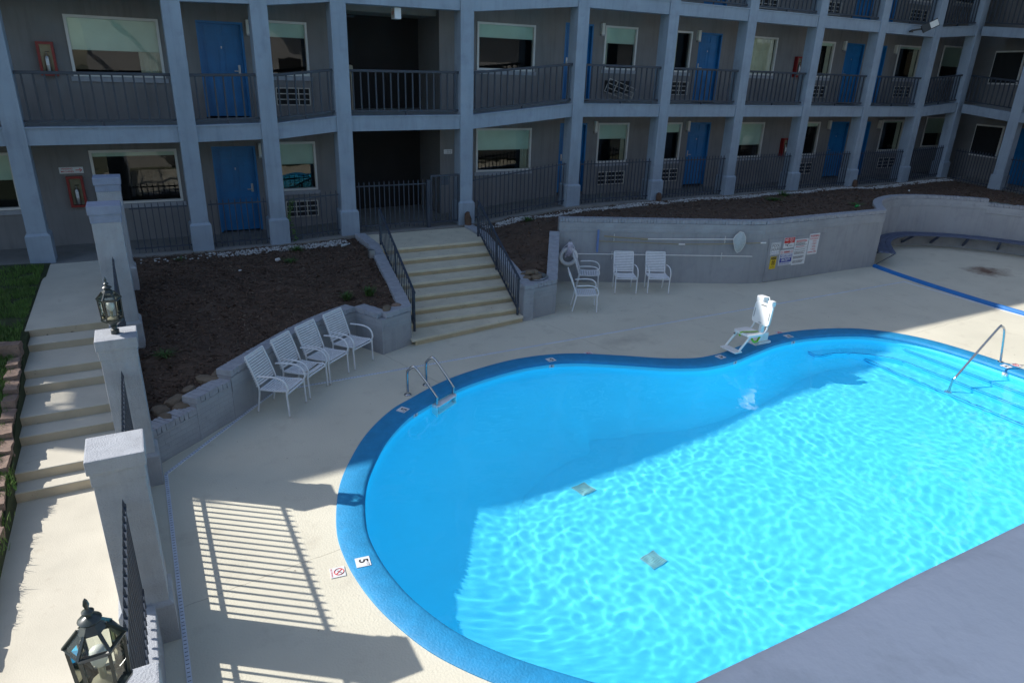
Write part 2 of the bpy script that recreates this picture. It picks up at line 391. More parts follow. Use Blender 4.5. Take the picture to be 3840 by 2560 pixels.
def offset_closed(P, d):
    """offset outward for a counter-clockwise loop"""
    n = len(P); out = []
    for i in range(n):
        t = (P[(i+1) % n]-P[i-1]).normalized(); out.append(P[i]+Vector((t.y, -t.x, 0))*d)
    return out
def inside(x, y, poly):
    r = False; j = len(poly)-1
    for i in range(len(poly)):
        xi, yi = poly[i][0], poly[i][1]; xj, yj = poly[j][0], poly[j][1]
        if (yi > y) != (yj > y) and x < (xj-xi)*(y-yi)/(yj-yi)+xi: r = not r
        j = i
    return r
def text(s, size, o, right, up, m, parent, name='lettering', align='CENTER', bold=0.0, wide=1.0):
    cu = bpy.data.curves.new('t', 'FONT'); cu.body = s; cu.size = 1.0; cu.align_x = align; cu.align_y = 'CENTER'; cu.offset = bold
    ob = bpy.data.objects.new('t', cu); COL.objects.link(ob)
    me = bpy.data.meshes.new_from_object(ob); bpy.data.objects.remove(ob); bpy.data.curves.remove(cu)
    right = Vector(right).normalized(); up = Vector(up).normalized(); off = WL[parent]
    o = Vector(o) - off
    for v in me.vertices:
        c = v.co.copy(); v.co = o + right*c.x*size*wide + up*c.y*size
    me.materials.clear(); me.materials.append(MAT[m]); me.name = name
    return link(name, me, parent)
# ================================================================ SETTING
# ---- pool outline (counter-clockwise from the near left), measured at the water line
_pool_pts = [(2.64,3.81),(2.10,4.50),(1.85,5.08),(1.73,5.59),(1.69,6.13),(1.74,6.64),(1.98,7.41),(2.35,8.08),(2.69,8.55),(3.11,8.97),(3.48,9.21),
 (4.35,9.66),(5.35,9.90),(6.05,9.92),(6.72,9.76),(7.46,9.33),(8.16,8.87),(8.76,8.61),(9.16,8.56),(9.62,8.58),(10.25,8.71),(11.03,8.86),(11.75,8.87),
 (12.5,8.73),(13.18,8.46),(13.65,8.02),(13.92,7.5),(14.05,6.84),(14.08,6.2),(14.05,5.4),(13.8,4.4),(13.1,3.4),(11.9,2.6),(10.3,2.05),(8.4,1.75),(6.6,1.8),(5.0,2.1),(3.7,2.8)]
POOL = resample(catmull(_pool_pts[::-1], 8), 0.09)      # counter-clockwise
if sum(a.x*b.y-b.x*a.y for a, b in zip(POOL, POOL[1:]+POOL[:1])) < 0: POOL.reverse()
NP = len(POOL)
def ring_mesh(name, loops, m, parent=None, smooth=0, close_last=False):
    mb = MB(); n = len(loops[0])
    for L in loops: mb.v += [tuple(p) for p in L]
    for k in range(len(loops)-1):
        for i in range(n):
            j = (i+1) % n; mb.f.append((k*n+i, k*n+j, (k+1)*n+j, (k+1)*n+i))
    if close_last: mb.f.append(tuple((len(loops)-1)*n+i for i in range(n)))
    return mb.build(name, m, parent, smooth)
def zz(L, z): return [Vector((p.x, p.y, z)) for p in L]

def pool_depth(x, y):
    return interp([(1.0, -1.52), (8.0, -1.5), (10.5, -1.2), (12.6, -1.04), (15, -1.0)], x)
_ctr = Vector((7.6, 5.4, 0))
def _cove(u): return [p.lerp(q, interp([(1, 1), (6.0, 1), (9.0, .4), (16, .3)], p.x)) for p, q in zip(POOL, offset_closed(POOL, -2.0*u))]
_loops = [zz(POOL, 0.0), zz(POOL, -0.13), zz(POOL, -0.34)]
for u in (.03, .08, .15, .25, .35, .45, .55, .65, .75, .85, .93, 1.0):     # sloping sides running down to the floor
    L = []
    for p, q in zip(POOL, _cove(u)):
        zf = pool_depth(q.x, q.y); L.append(Vector((q.x, q.y, lerp(-0.34, zf, 1-(1-u)**1.7))))
    _loops.append(L)
basin = struct(ring_mesh('pool_basin', _loops[::-1], 'pool_paint', smooth=89, close_last=False))
basin.cycles.is_caustics_receiver = True
mb = MB(); _fx = [1.0, 8.0, 10.5, 12.6, 15.0]
for x in _fx: mb.v += [(x, 1.2, pool_depth(x, 0)-.004), (x, 10.4, pool_depth(x, 0)-.004)]
for k in range(4): mb.f.append((2*k, 2*k+2, 2*k+3, 2*k+1))
_fc = mb.build('pool_floor', 'pool_paint', basin, smooth=60); _fc.cycles.is_caustics_receiver = True

# ---- coping ring with rounded nose
_o = offset_closed
_cop = [zz(_o(POOL, 0.315), -0.02), zz(_o(POOL, 0.315), 0.012), zz(_o(POOL, 0.30), 0.022), zz(_o(POOL, 0.02), 0.022), zz(_o(POOL, -0.012), 0.012), zz(_o(POOL, -0.028), -0.012), zz(_o(POOL, -0.026), -0.04), zz(_o(POOL, -0.006), -0.055), zz(_o(POOL, 0.03), -0.055)]
struct(ring_mesh('pool_coping', _cop[::-1], 'coping_blue', smooth=40))

# ---- deck sheet with a hole for the pool, stopping under the walls and planters
_out = [(-0.62, -1.2), (26.5, -1.2), (26.5, 12.4), (24.4, 12.4), (23.6, 13.1), (22.6, 13.7), (21.4, 13.9), (20.2, 13.5), (18.9, 12.35), (14.0, 12.3), (9.1, 14.6), (7.8, 12.6), (4.0, 12.3), (3.2, 12.25), (0.6, 10.0), (-0.62, 9.0)]
bm = bmesh.new()
hole = [bm.verts.new((p.x, p.y, 0.0)) for p in _o(POOL, 0.29)]
outv = [bm.verts.new((x, y, 0.0)) for x, y in _out]
eds = [bm.edges.new((a, b)) for L in (hole, outv) for a, b in zip(L, L[1:]+L[:1])]
bmesh.ops.triangle_fill(bm, use_beauty=True, use_dissolve=False, edges=eds)
for f in bm.faces:
    if f.normal.z < 0: f.normal_flip()
me = bpy.data.meshes.new('pool_deck'); bm.to_mesh(me); bm.free(); me.materials.append(MAT['deck_paint'])
struct(link('pool_deck', me))

# ---- steps and bench inside the shallow end
def pool_step(x_edge, z, bench):
    pts = [(x_edge, 2.6)]
    pts += [(x_edge, y) for y in (4.0, 5.5, 7.0)]
    if bench: pts += [(13.28, 7.5), (13.05, 7.95), (12.62, 8.28), (12.2, 8.42), (11.86, 8.5), (11.95, 9.2)]
    else: pts += [(x_edge+0.02, 7.9), (x_edge+0.1, 9.0)]
    right = [(15.0, 9.4), (15.0, 2.6)]
    poly = pts + right
    # keep inside the basin walls: only the front edge and the tread matter, the rest is buried in the wall
    return poly
def clip_poly_to_pool(poly):
    # Sutherland-Hodgman against the (locally convex) right end of the pool
    con = [(p.x, p.y) for p in POOL if p.x > 11.6]
    xs = sorted(con, key=lambda q: math.atan2(q[1]-5.6, q[0]-11.7))
    clip = xs
    out = poly
    for i in range(len(clip)):
        a, b = clip[i], clip[(i+1) % len(clip)]
        if i == len(clip)-1: continue
        new = []
        for k in range(len(out)):
            p, q = out[k-1], out[k]
            sp = (b[0]-a[0])*(p[1]-a[1])-(b[1]-a[1])*(p[0]-a[0]); sq = (b[0]-a[0])*(q[1]-a[1])-(b[1]-a[1])*(q[0]-a[0])
            if sp >= 0: new.append(p)
            if (sp >= 0) != (sq >= 0):
                t = sp/(sp-sq); new.append((p[0]+(q[0]-p[0])*t, p[1]+(q[1]-p[1])*t))
        out = new
        if not out: break
    return out
psteps = thing('pool_steps', (13.4, 6.0, -0.9), 'blue edged steps under the water at the shallow end of the pool', 'steps')
for (xe, z, bench) in ((13.70, -0.32, False), (13.30, -0.57, True), (12.84, -0.83, False)):
    poly = clip_poly_to_pool(pool_step(xe, z, bench)[::1])
    area = sum(a[0]*b[1]-b[0]*a[1] for a, b in zip(poly, poly[1:]+poly[:1]))
    if area < 0: poly = poly[::-1]
    st = MB().prism(poly, -1.2, z).build('step', 'pool_paint', psteps); st.cycles.is_caustics_receiver = True
    front = [(p[0], p[1]) for p in pool_step(xe, z, bench)[1:-2]]
    fp = [q for q in resample(catmull(front, 6, False), 0.12, False) if inside(q.x+0.04, q.y, [(p.x, p.y) for p in POOL])]
    for dz, dn, nm in ((0.003, 0.0, 'tread_stripe'), (-0.10, 1, 'riser_stripe')):
        mb = MB(); n = len(fp)
        for i in range(n):
            t = (fp[min(i+1, n-1)]-fp[max(i-1, 0)]).normalized(); nr = Vector((t.y, -t.x, 0))   # points to the stair side
            p = fp[i]
            wob = 0.006*math.sin(p.y*9+xe*5)
            if dn: a = p - nr*0.004; mb.v += [(a.x, a.y, z-0.055+wob), (a.x, a.y, z-0.074+wob)]
            else: a = p+nr*(0.012+wob); b = p+nr*(0.034+wob); mb.v += [(a.x, a.y, z+0.004), (b.x, b.y, z+0.004)]
        for i in range(n-1): mb.f.append((2*i, 2*i+1, 2*i+3, 2*i+2))
        sobj = mb.build(nm, 'stripe_blue', psteps); sobj.cycles.is_caustics_receiver = True

# ---- water
def wave(x, y):
    h = 0.0
    wx = x + 0.25*noise.noise(Vector((x*0.5, y*0.5, 9.1))); wy = y + 0.25*noise.noise(Vector((x*0.5, y*0.5, 3.7)))
    h += 0.0034*noise.noise(Vector((wx*1.05, wy*1.35, 0.3)))
    h += 0.0030*noise.noise(Vector((wx*2.9+4, wy*3.3, 5.2)))
    h += 0.0024*noise.noise(Vector((wx*5.6, wy*6.4+7, 2.2)))*(0.75+0.6*noise.noise(Vector((x*.6, y*.6, 8))))
    h += 0.0009*noise.noise(Vector((wx*9.5, wy*10.5+7, 6.2)))
    # rings around the swimmer-jet spots by the steps
    for (cx, cy, a, w, R0) in ((12.3, 7.55, 0.0016, 15.0, 1.7), (8.6, 6.9, 0.0010, 24.0, 0.6), (5.6, 3.9, 0.0013, 26.0, 0.7)):
        d = math.hypot(x-cx, y-cy)
        if d < R0: h += a*math.sin(d*w)*(1-d/R0)
    return h
def build_water():
    x0, x1, y0, y1, st = 1.55, 14.2, 1.6, 10.05, 0.027
    nx = int((x1-x0)/st)+1; ny = int((y1-y0)/st)+1
    P = [(p.x, p.y) for p in _o(POOL, 0.05)]
    mb = MB(); keep = {}
    ins = [[inside(x0+i*st, y0+j*st, P) for i in range(nx)] for j in range(ny)]
    for j in range(ny-1):
        for i in range(nx-1):
            if ins[j][i] and ins[j][i+1] and ins[j+1][i] and ins[j+1][i+1]:
                f = []
                for (a, b) in ((i, j), (i+1, j), (i+1, j+1), (i, j+1)):
                    if (a, b) not in keep:
                        keep[(a, b)] = len(mb.v); x, y = x0+a*st, y0+b*st; mb.v.append((x, y, -0.115+wave(x, y)))
                    f.append(keep[(a, b)])
                mb.f.append(tuple(f))
    w = mb.build('pool_water', 'water'); w.data.polygons.foreach_set('use_smooth', [True]*len(w.data.polygons))
    w.cycles.is_caustics_caster = True
    return struct(w)
build_water()

# ---- far ground (round the whole place; hole where the deck, paths and planters lie)
mb = MB(); G = 400; X0, X1, Y0, Y1 = -2.4, 26.0, -1.0, 17.2
zg = -0.04
for (a, b, c, d) in ((-G, G, -G, Y0), (-G, G, Y1, G), (-G, X0, Y0, Y1), (X1, G, Y0, Y1)):
    mb.quad((a, c, zg), (b, c, zg), (b, d, zg), (a, d, zg))
struct(mb.build('ground', 'far_ground'))

# ---- side path: lower walk, eight steps, upper walk
NOSE = [(8.82, 0.13), (9.08, 0.26), (9.80, 0.39), (10.13, 0.52), (10.88, 0.65), (11.15, 0.78), (11.92, 0.90), (12.28, 1.02)]
XL, XR = -1.86, -0.62
mb = MB().box(XL, XR, -1.0, 8.86, -0.3, -0.004); struct(mb.build('path', 'path_concrete'))
pst = thing('path_steps', (-1.24, 8.82, 0.0), 'shallow tan concrete path steps climbing beside the fence pillars', 'steps')
for k, (y, z) in enumerate(NOSE):
    y1 = NOSE[k+1][0]+0.01 if k < 7 else 16.45
    xl = XL-0.006*k
    MB().box(xl-0.012*(k % 2), XR, y, y1, z-0.16, z).build('step', 'path_concrete', pst, bevel=0.012)
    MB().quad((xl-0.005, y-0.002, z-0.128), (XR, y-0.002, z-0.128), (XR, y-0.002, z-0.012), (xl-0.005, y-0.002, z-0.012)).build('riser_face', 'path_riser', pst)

# ---- grass bank left of the path
def grass_z(x, y):
    base = interp([(5.0, 0.12), (8.0, 0.17), (9.2, 0.42), (10.5, 0.72), (12.0, 1.0), (16.4, 1.02)], y)
    return base + 0.10*max(0, min(1.5, (-1.95-x)))*0.5 + 0.02*noise.noise(Vector((x*2, y*2, 0)))
mb = MB(); xs = [-40, -20, -10, -6, -4, -3.2, -2.7, -2.3, -1.86, -1.855]; ys = [-1.0+0.45*k for k in range(40)]
for y in ys: mb.v += [(x, y, -.3 if x > -1.857 else grass_z(x, y) if x > -4.1 else grass_z(-4, y)) for x in xs]
n = len(xs)
for j in range(len(ys)-1):
    for i in range(n-1): mb.f.append((j*n+i, j*n+i+1, (j+1)*n+i+1, (j+1)*n+i))
struct(mb.build('grass_bank', 'grass_ground', smooth=60))
def grass():
    mb = MB(); rnd = random.Random(3)
    def blade(x, y, h):
        z = grass_z(x, y)-0.01; a = rnd.uniform(0, 6.28); w = rnd.uniform(0.003, 0.007); lx, ly = rnd.gauss(0, 0.03), rnd.gauss(0, 0.03)
        c, s_ = math.cos(a)*w, math.sin(a)*w; i = len(mb.v)
        mb.v += [(x-c, y-s_, z), (x+c, y+s_, z), (x+c*0.6+lx*0.5, y+s_*0.6+ly*0.5, z+h*0.6), (x-c*0.6+lx*0.5, y-s_*0.6+ly*0.5, z+h*0.6), (x+lx, y+ly, z+h)]
        mb.f += [(i, i+1, i+2, i+3), (i+3, i+2, i+4)]
    for _ in range(42000):
        y = rnd.uniform(5.6, 16.3) if rnd.random() < .45 else rnd.uniform(5.6, 9.6); x = -1.95-abs(rnd.gauss(0, 0.42))
        if noise.noise(Vector((x*3, y*3, 4))) < -0.25: continue
        blade(x, y, rnd.uniform(0.04, 0.11))
    for (cy, k) in ((8.75, 260), (7.2, 200), (6.85, 160), (8.05, 120), (7.6, 100)):     # tufts hanging over the kerb blocks
        for _ in range(k):
            x = -1.93+rnd.gauss(0, 0.06); y = cy+rnd.gauss(0, 0.12); blade(x, y, rnd.uniform(0.06, 0.13))
    return stuff(mb.build('grass', 'grass'), 'green grass growing on the bank beside the path', 'grass')
grass()

# ---- planter soil surfaces (height by inverse distance from control points)
def idw(cps):
    def f(x, y):
        s = w = 0
        for (a, b, z) in cps:
            q = 1/(((x-a)**2+(y-b)**2)**1.5+1e-4); s += q*z; w += q
        return s/w
    return f
P_LEFT = [(-0.42, 9.13), (0.16, 9.61), (0.68, 10.07), (1.06, 10.48), (2.0, 11.44), (2.58, 11.9), (3.22, 12.28), (3.34, 12.2), (3.62, 11.64), (4.08, 11.86), (4.18, 12.2), (4.64, 15.4), (4.62, 16.62), (-0.42, 16.62)]
Z_LEFT = idw([(-0.2, 9.2, 0.43), (0.2, 9.6, 0.46), (0.7, 10.1, 0.60), (1.3, 10.7, 0.72), (2.2, 11.6, 0.73), (3.2, 12.3, 0.73), (3.7, 11.8, 0.73), (4.1, 12.0, 0.74), (4.3, 13.5, 0.86), (4.5, 15.3, 0.98), (4.4, 16.5, 1.0), (2.8, 16.5, 0.97), (1.0, 16.5, 0.95), (-0.3, 16.5, 0.96), (-0.3, 14, 0.93), (-0.3, 11.5, 0.80), (2, 14, 0.90)])
P_RIGHT = [(7.0, 12.2), (7.68, 12.33), (8.0, 12.75), (8.95, 14.4), (9.16, 14.46), (13.16, 12.67), (14.15, 12.32), (18.65, 12.28), (19.6, 13.1), (20.4, 13.56), (21.34, 13.83), (22.1, 13.8), (22.78, 13.55), (23.55, 13.03), (24.2, 12.35), (24.72, 11.45), (25.08, 10.4), (25.2, 9.0), (28.2, 9.0), (28.1, 14.0), (28.75, 16.62), (7.62, 16.62), (7.55, 15.6)]
Z_RIGHT = idw([(7.1, 12.4, 0.70), (7.7, 12.5, 0.70), (8.3, 13.4, 0.92), (7.4, 14, 0.9), (7.7, 15.6, 1.04), (8.0, 16.5, 1.12), (9.0, 14.6, 1.24), (9.4, 16.5, 1.25), (9.3, 15.0, 1.40), (10.5, 14.1, 1.56), (12.5, 13.2, 1.57), (14.1, 12.6, 1.57), (16.5, 12.6, 1.57), (18.6, 12.6, 1.57), (11.0, 16.5, 1.34), (14, 16.5, 1.40), (17, 16.5, 1.40), (20, 16.5, 1.40), (24, 16.5, 1.40), (28.7, 16.5, 1.5), (20.4, 13.9, 1.57), (22, 14.1, 1.57), (24.3, 12.8, 1.57), (25.4, 11, 1.5), (27.5, 12, 1.42), (15, 14.5, 1.52), (20, 15.2, 1.5)])
def bed(name, poly, zf, step):
    mb = MB(); keep = {}
    x0 = min(p[0] for p in poly); x1 = max(p[0] for p in poly); y0 = min(p[1] for p in poly); y1 = max(p[1] for p in poly)
    nx = int((x1-x0)/step)+2; ny = int((y1-y0)/step)+2
    for j in range(ny):
        for i in range(nx):
            cx, cy = x0+(i+.5)*step, y0+(j+.5)*step
            if inside(cx, cy, poly):
                f = []
                for (a, b) in ((i, j), (i+1, j), (i+1, j+1), (i, j+1)):
                    if (a, b) not in keep:
                        x, y = x0+a*step, y0+b*step; keep[(a, b)] = len(mb.v)
                        mb.v.append((x, y, zf(x, y)+0.022*noise.noise(Vector((x*3, y*3, 1)))+0.012*noise.noise(Vector((x*11, y*11, 1)))))
                    f.append(keep[(a, b)])
                mb.f.append(tuple(f))
    return struct(mb.build(name, 'soil', smooth=60))
bed('planter_soil', P_LEFT, Z_LEFT, 0.12)
bed('planter_soil', P_RIGHT, Z_RIGHT, 0.14)
def chips(name, poly, zf, count, m, lo, hi, seed, weight=None):
    rnd = random.Random(seed); mb = MB(); x0 = min(p[0] for p in poly); x1 = max(p[0] for p in poly); y0 = min(p[1] for p in poly); y1 = max(p[1] for p in poly)
    k = 0
    while k < count:
        x, y = rnd.uniform(x0, x1), rnd.uniform(y0, y1)
        if not inside(x, y, poly): continue
        if weight and rnd.random() > weight(x, y): k += 0.2; continue
        k += 1
        L = rnd.uniform(lo, hi); w = L*rnd.uniform(0.12, 0.32); a = rnd.uniform(0, 6.28); t = rnd.gauss(0, 0.35)
        d = Vector((math.cos(a)*math.cos(t), math.sin(a)*math.cos(t), math.sin(t)))*L/2; s_ = Vector((-math.sin(a), math.cos(a), rnd.gauss(0, .5)))*w/2
        c = Vector((x, y, zf(x, y)+rnd.uniform(0.005, 0.03)))
        i = len(mb.v); mb.v += [tuple(c-d-s_), tuple(c+d-s_*.7), tuple(c+d+s_*.7), tuple(c-d+s_)]; mb.f.append((i, i+1, i+2, i+3))
    return mb.build(name, m)
stuff(chips('bark_mulch', P_LEFT, Z_LEFT, 17000, 'mulch_chip', 0.03, 0.09, 11), 'dark brown bark mulch in the bed below the blue doors, left of the steps', 'mulch')
stuff(chips('bark_mulch', P_RIGHT, Z_RIGHT, 16000, 'mulch_chip', 0.04, 0.10, 12), 'dark brown bark mulch behind the tall painted brick wall', 'mulch')
stuff(chips('bark_mulch', P_LEFT, Z_LEFT, 2600, 'mulch_pale', 0.02, 0.06, 13), 'pale dry bark splinters scattered over the left bed', 'mulch')
stuff(chips('bark_mulch', P_RIGHT, Z_RIGHT, 2400, 'mulch_pale', 0.03, 0.07, 14), 'pale dry bark splinters scattered behind the tall wall', 'mulch')
# ---- white gravel strip at the foot of the building
def gravel(name, x0, x1, zf, count, seed, label, pf):
    rnd = random.Random(seed); mb = MB(); k = 0
    while k < count:
        x = rnd.uniform(x0, x1); u = rnd.random(); y = 16.52-0.08-0.42*u
        if rnd.random() > pf(x, y): k += 0.3; continue
        k += 1
        r = rnd.uniform(0.014, 0.034); z = zf(x, y)+r*0.5+0.008; i = len(mb.v)
        for dx, dy, dz in ((1, 0, 0), (0, 1, 0), (-1, 0, 0), (0, -1, 0), (0, 0, .8), (0, 0, -.8)):
            q = r*rnd.uniform(.7, 1.3); mb.v.append((x+dx*q, y+dy*q, z+dz*q))
        for a, b in ((0, 1), (1, 2), (2, 3), (3, 0)): mb.f += [(i+a, i+b, i+4), (i+b, i+a, i+5)]
    return stuff(mb.build(name, 'gravel_white'), label, 'gravel')
gravel('white_gravel', -0.3, 4.25, Z_LEFT, 900, 21, 'loose white gravel strip along the foot of the columns left of the steps', lambda x, y: interp([(-0.3, .06), (1.0, .12), (1.5, .55), (2.2, .9), (4.2, .75)], x)*(0.35+0.65*(noise.noise(Vector((x*3, y*5, 0))) > -0.15)))
gravel('white_gravel', 7.9, 28.6, Z_RIGHT, 5200, 22, 'loose white gravel strip along the columns right of the steps', lambda x, y: (0.12+0.88*(noise.noise(Vector((x*1.3, y*4, 7))) > -0.12)))
# ================================================================ BRICK RETAINING WALLS
BRICK = {}
def brick_mesh(w, d, h, k):
    key = (round(w, 3), round(d, 3), round(h, 3), k)
    if key not in BRICK:
        rnd = random.Random(k+int(d*1000)); mb = MB().box(-w/2, w/2, -d/2, d/2, -h, 0)
        mb.v = [(a+rnd.gauss(0, .0018), b+rnd.gauss(0, .003), c+rnd.gauss(0, .0018)) for a, b, c in mb.v]
        BRICK[key] = mb.mesh('brick', 'brick_piece', bevel=0.005)
    return BRICK[key]
def brick_wall(name, line, zbot, thick, label, core='brick_paint', course=True, cat='wall', group=None, bandless=False):
    """line: outer top edge (x, y, ztop) walked with the wall body on the LEFT; rowlock bricks on top are pieces of their own"""
    line = [Vector(p) for p in line]
    t = thing(name, (line[0].x, line[0].y, 0), label, cat, group)
    n = len(line); inner = []
    for i in range(n):
        a = (line[i]-line[max(i-1, 0)]); b = (line[min(i+1, n-1)]-line[i])
        a.z = b.z = 0
        a = a.normalized() if a.length else b.normalized(); b = b.normalized() if b.length else a
        na = Vector((-a.y, a.x, 0)); nb = Vector((-b.y, b.x, 0)); m = (na+nb).normalized(); k = thick/max(0.5, m.dot(na))
        inner.append(line[i]+m*k)
    rh = 0.10
    mb = MB()
    for i in range(n):
        o = line[i]; q = inner[i]
        mb.v += [(o.x, o.y, zbot), (o.x, o.y, o.z-rh), (q.x, q.y, q.z-rh), (q.x, q.y, zbot)]
    for i in range(n-1):
        a = 4*i; b = a+4
        mb.f += [(a, b, b+1, a+1), (a+1, b+1, b+2, a+2), (a+2, b+2, b+3, a+3)]
    mb.f += [(0, 1, 2, 3), (4*n-4, 4*n-1, 4*n-2, 4*n-3)]
    mb.build('wall_core', 'wall_plain' if not bandless else core, t)
    # a projecting course a few bricks below the top, as a shadow line
    if not bandless:
        mb = MB()
        for i in range(n):
            o = line[i]; d = (o-inner[i]); d.z = 0; d.normalize(); p = o+d*0.012
            for zz_ in (o.z-0.105, o.z-0.33): mb.v.append((p.x, p.y, zz_))
            mb.v.append((o.x, o.y, o.z-0.335)); mb.v.append((o.x-d.x*.01, o.y-d.y*.01, o.z-0.104))
        for i in range(n-1):
            a = 4*i; b = a+4; mb.f += [(a+1, b+1, b, a), (a+2, b+2, b+1, a+1), (a, b, b+3, a+3)]
        mb.f += [(0, 3, 2, 1), (4*n-4, 4*n-3, 4*n-2, 4*n-1)]
        mb.build('upper_courses', core, t)
    # rowlock course
    k = 0
    for i in range(n-1):
        a, b = line[i], line[i+1]; ia, ib = inner[i], inner[i+1]
        L = (b-a).length; cnt = max(1, int(round(L/0.079))); d = (b-a).normalized()
        dx = Vector((d.x, d.y, 0)).normalized(); nr = Vector((-dx.y, dx.x, 0)); up = d.cross(nr); up = -up if up.z < 0 else up
        for j in range(cnt):
            u = (j+.5)/cnt; p = a.lerp(b, u); q = ia.lerp(ib, u); c = (p+q)/2
            me = brick_mesh(L/cnt-0.006, thick+0.016, rh-0.006, k % 5)
            o = link('brick', me, t, (c.x, c.y, (p.z+q.z)/2+random.gauss(0, .0015)))
            o.rotation_euler = Matrix((d, nr, up)).transposed().to_euler(); k += 1
    return t
TH = 0.23
# curved wall of the left bed, in three stepped lengths (body lies to the left of the walking direction)
brick_wall('brick_planter_wall', [(-0.34, 9.03, .515), (-0.05, 9.27, .515), (0.24, 9.50, .515)], -0.05, TH, 'lowest step of the curved painted brick wall, against the lantern pillar', bandless=True)
brick_wall('brick_planter_wall', [(0.243, 9.503, .65), (0.5, 9.74, .65), (0.76, 9.96, .65)], -0.05, TH, 'middle step of the curved painted brick wall, beside the tan boulders', bandless=True)
_c = resample(catmull([(0.763, 9.963, .79), (1.15, 10.36, .79), (1.55, 10.78, .79), (2.1, 11.32, .79), (2.65, 11.76, .79), (3.24, 12.11, .79)], 6, False), 0.3, False)
brick_wall('brick_planter_wall', [tuple(p) for p in _c], -0.05, TH, 'tall curved length of painted brick wall behind the row of four chairs')
brick_wall('brick_planter_wall', [(3.24, 12.11, .79), (3.555, 11.46, .79), (4.20, 11.735, .79)], -0.05, TH, 'painted brick corner block between the row of four chairs and the steps')
brick_wall('stair_side_wall', [(4.22, 11.74, .79), (4.30, 12.15, .82), (4.78, 15.41, 1.12), (4.76, 16.5, 1.15)], -0.05, TH, 'sloping painted brick side wall along the steps beside the bed with the boulders', bandless=True)
brick_wall('stair_side_wall', [(7.50, 16.5, 1.15), (7.49, 15.64, 1.12), (6.93, 12.5, .82), (6.87, 12.06, .79)], -0.05, TH, 'sloping painted brick side wall along the steps beside the bowl of rocks', bandless=True)
brick_wall('brick_planter_wall', [(6.875, 12.055, .79), (7.78, 12.22, .79)], -0.05, TH, 'painted brick block under the bowl of rocks at the foot of the steps')
brick_wall('brick_planter_wall', [(7.785, 12.222, .79), (7.95, 12.48, .82), (9.04, 14.22, 1.34)], -0.05, TH, 'sloping brick wall rising from the bowl of rocks to the life ring', bandless=True)
_c = resample(catmull([(9.10, 14.33, 1.65), (9.82, 14.01, 1.65), (11.74, 13.15, 1.65), (13.11, 12.53, 1.65), (13.65, 12.29, 1.65), (14.15, 12.18, 1.65), (14.9, 12.17, 1.65)], 6, False), 0.45, False)
brick_wall('brick_retaining_wall', [tuple(p) for p in _c]+[(16.7, 12.17, 1.65), (18.73, 12.15, 1.65)], -0.05, TH, 'tall painted brick retaining wall carrying the pool poles and the warning signs')
_alc = [(18.735, 12.152), (19.7, 12.98), (20.45, 13.43), (21.34, 13.69), (22.05, 13.66), (22.7, 13.42), (23.45, 12.92), (24.1, 12.25)]
_c = resample(catmull([(x, y, 1.65) for x, y in _alc], 6, False), 0.4, False)
ALC = _c
brick_wall('brick_retaining_wall', [tuple(p) for p in _c], -0.05, TH, 'curved painted brick wall of the alcove behind the long bench')
_c2 = resample(catmull([(24.1, 12.25, 1.53), (24.6, 11.4, 1.53), (24.95, 10.4, 1.53), (25.1, 9.0, 1.53), (25.0, 7.0, 1.53), (24.6, 5.0, 1.53)], 6, False), 0.5, False)
brick_wall('brick_retaining_wall', [tuple(p) for p in _c2], -0.05, TH, 'lower end of the curved alcove wall, one course below the rest')

# ---- wide steps
stairs = thing('concrete_stairs', (5.6, 12.0, 0), 'broad cream painted steps from the pool deck up to the gate', 'stairs')
NZ = [(14.99, 4.70, 7.40), (14.48, 4.62, 7.30), (13.94, 4.55, 7.20), (13.48, 4.48, 7.12), (13.02, 4.40, 7.03), (12.59, 4.34, 6.95), (12.19, 4.26, 6.86)]
for k, (y, xl, xr) in enumerate(NZ):
    z = 1.08-0.135*k; yb = 16.55 if k == 0 else NZ[k-1][0]+0.03
    xl2, xr2 = (4.76, 7.5) if k == 0 else NZ[k-1][1:]
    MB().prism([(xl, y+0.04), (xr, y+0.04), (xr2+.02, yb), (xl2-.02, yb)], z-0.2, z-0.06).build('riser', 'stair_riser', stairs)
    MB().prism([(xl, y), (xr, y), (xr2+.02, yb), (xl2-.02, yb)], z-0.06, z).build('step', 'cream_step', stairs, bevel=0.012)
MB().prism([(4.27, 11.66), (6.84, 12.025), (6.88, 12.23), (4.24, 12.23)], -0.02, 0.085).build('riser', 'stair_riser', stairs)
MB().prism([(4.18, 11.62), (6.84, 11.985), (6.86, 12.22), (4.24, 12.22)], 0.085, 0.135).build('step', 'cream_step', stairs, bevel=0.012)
# ---- stair railings
def stair_rail(p0, p1, zb0, zb1, label):
    """p0 bottom post (x, y, z, ztop), p1 top post"""
    t = thing('stair_railing', p0[:3], label, 'railing', 'railings of the wide steps')
    a = Vector((p0[0], p0[1], p0[3])); b = Vector((p1[0], p1[1], p1[3])); d = (b-a)
    MB().bar(a-d*0.02, b+d*0.005, 0.045, 0.035).build('handrail', 'iron', t, bevel=0.006)
    MB().bar(a+Vector((0, 0, -0.70)), b+Vector((0, 0, -0.72)), 0.03).build('bottom_rail', 'iron', t)
    for q, zt in ((p0, p0[3]), (p1, p1[3])): MB().bar((q[0], q[1], q[2]), (q[0], q[1], zt), 0.04).build('post', 'iron', t)
    mid = a.lerp(b, 0.5); MB().bar((mid.x, mid.y, (p0[2]+p1[2])/2-.08), tuple(mid), 0.038).build('post', 'iron', t)
    N = 21; me = MB().bar((0, 0, -0.71), (0, 0, -0.01), 0.016).mesh('baluster', 'iron')
    for i in range(1, N):
        q = a.lerp(b, i/N); link('baluster', me, t, tuple(q))
stair_rail((4.40, 12.06, .135, .97), (4.84, 15.45, 1.08, 1.93), 0, 0, 'dark blue iron handrail on the side of the steps by the row of four chairs')
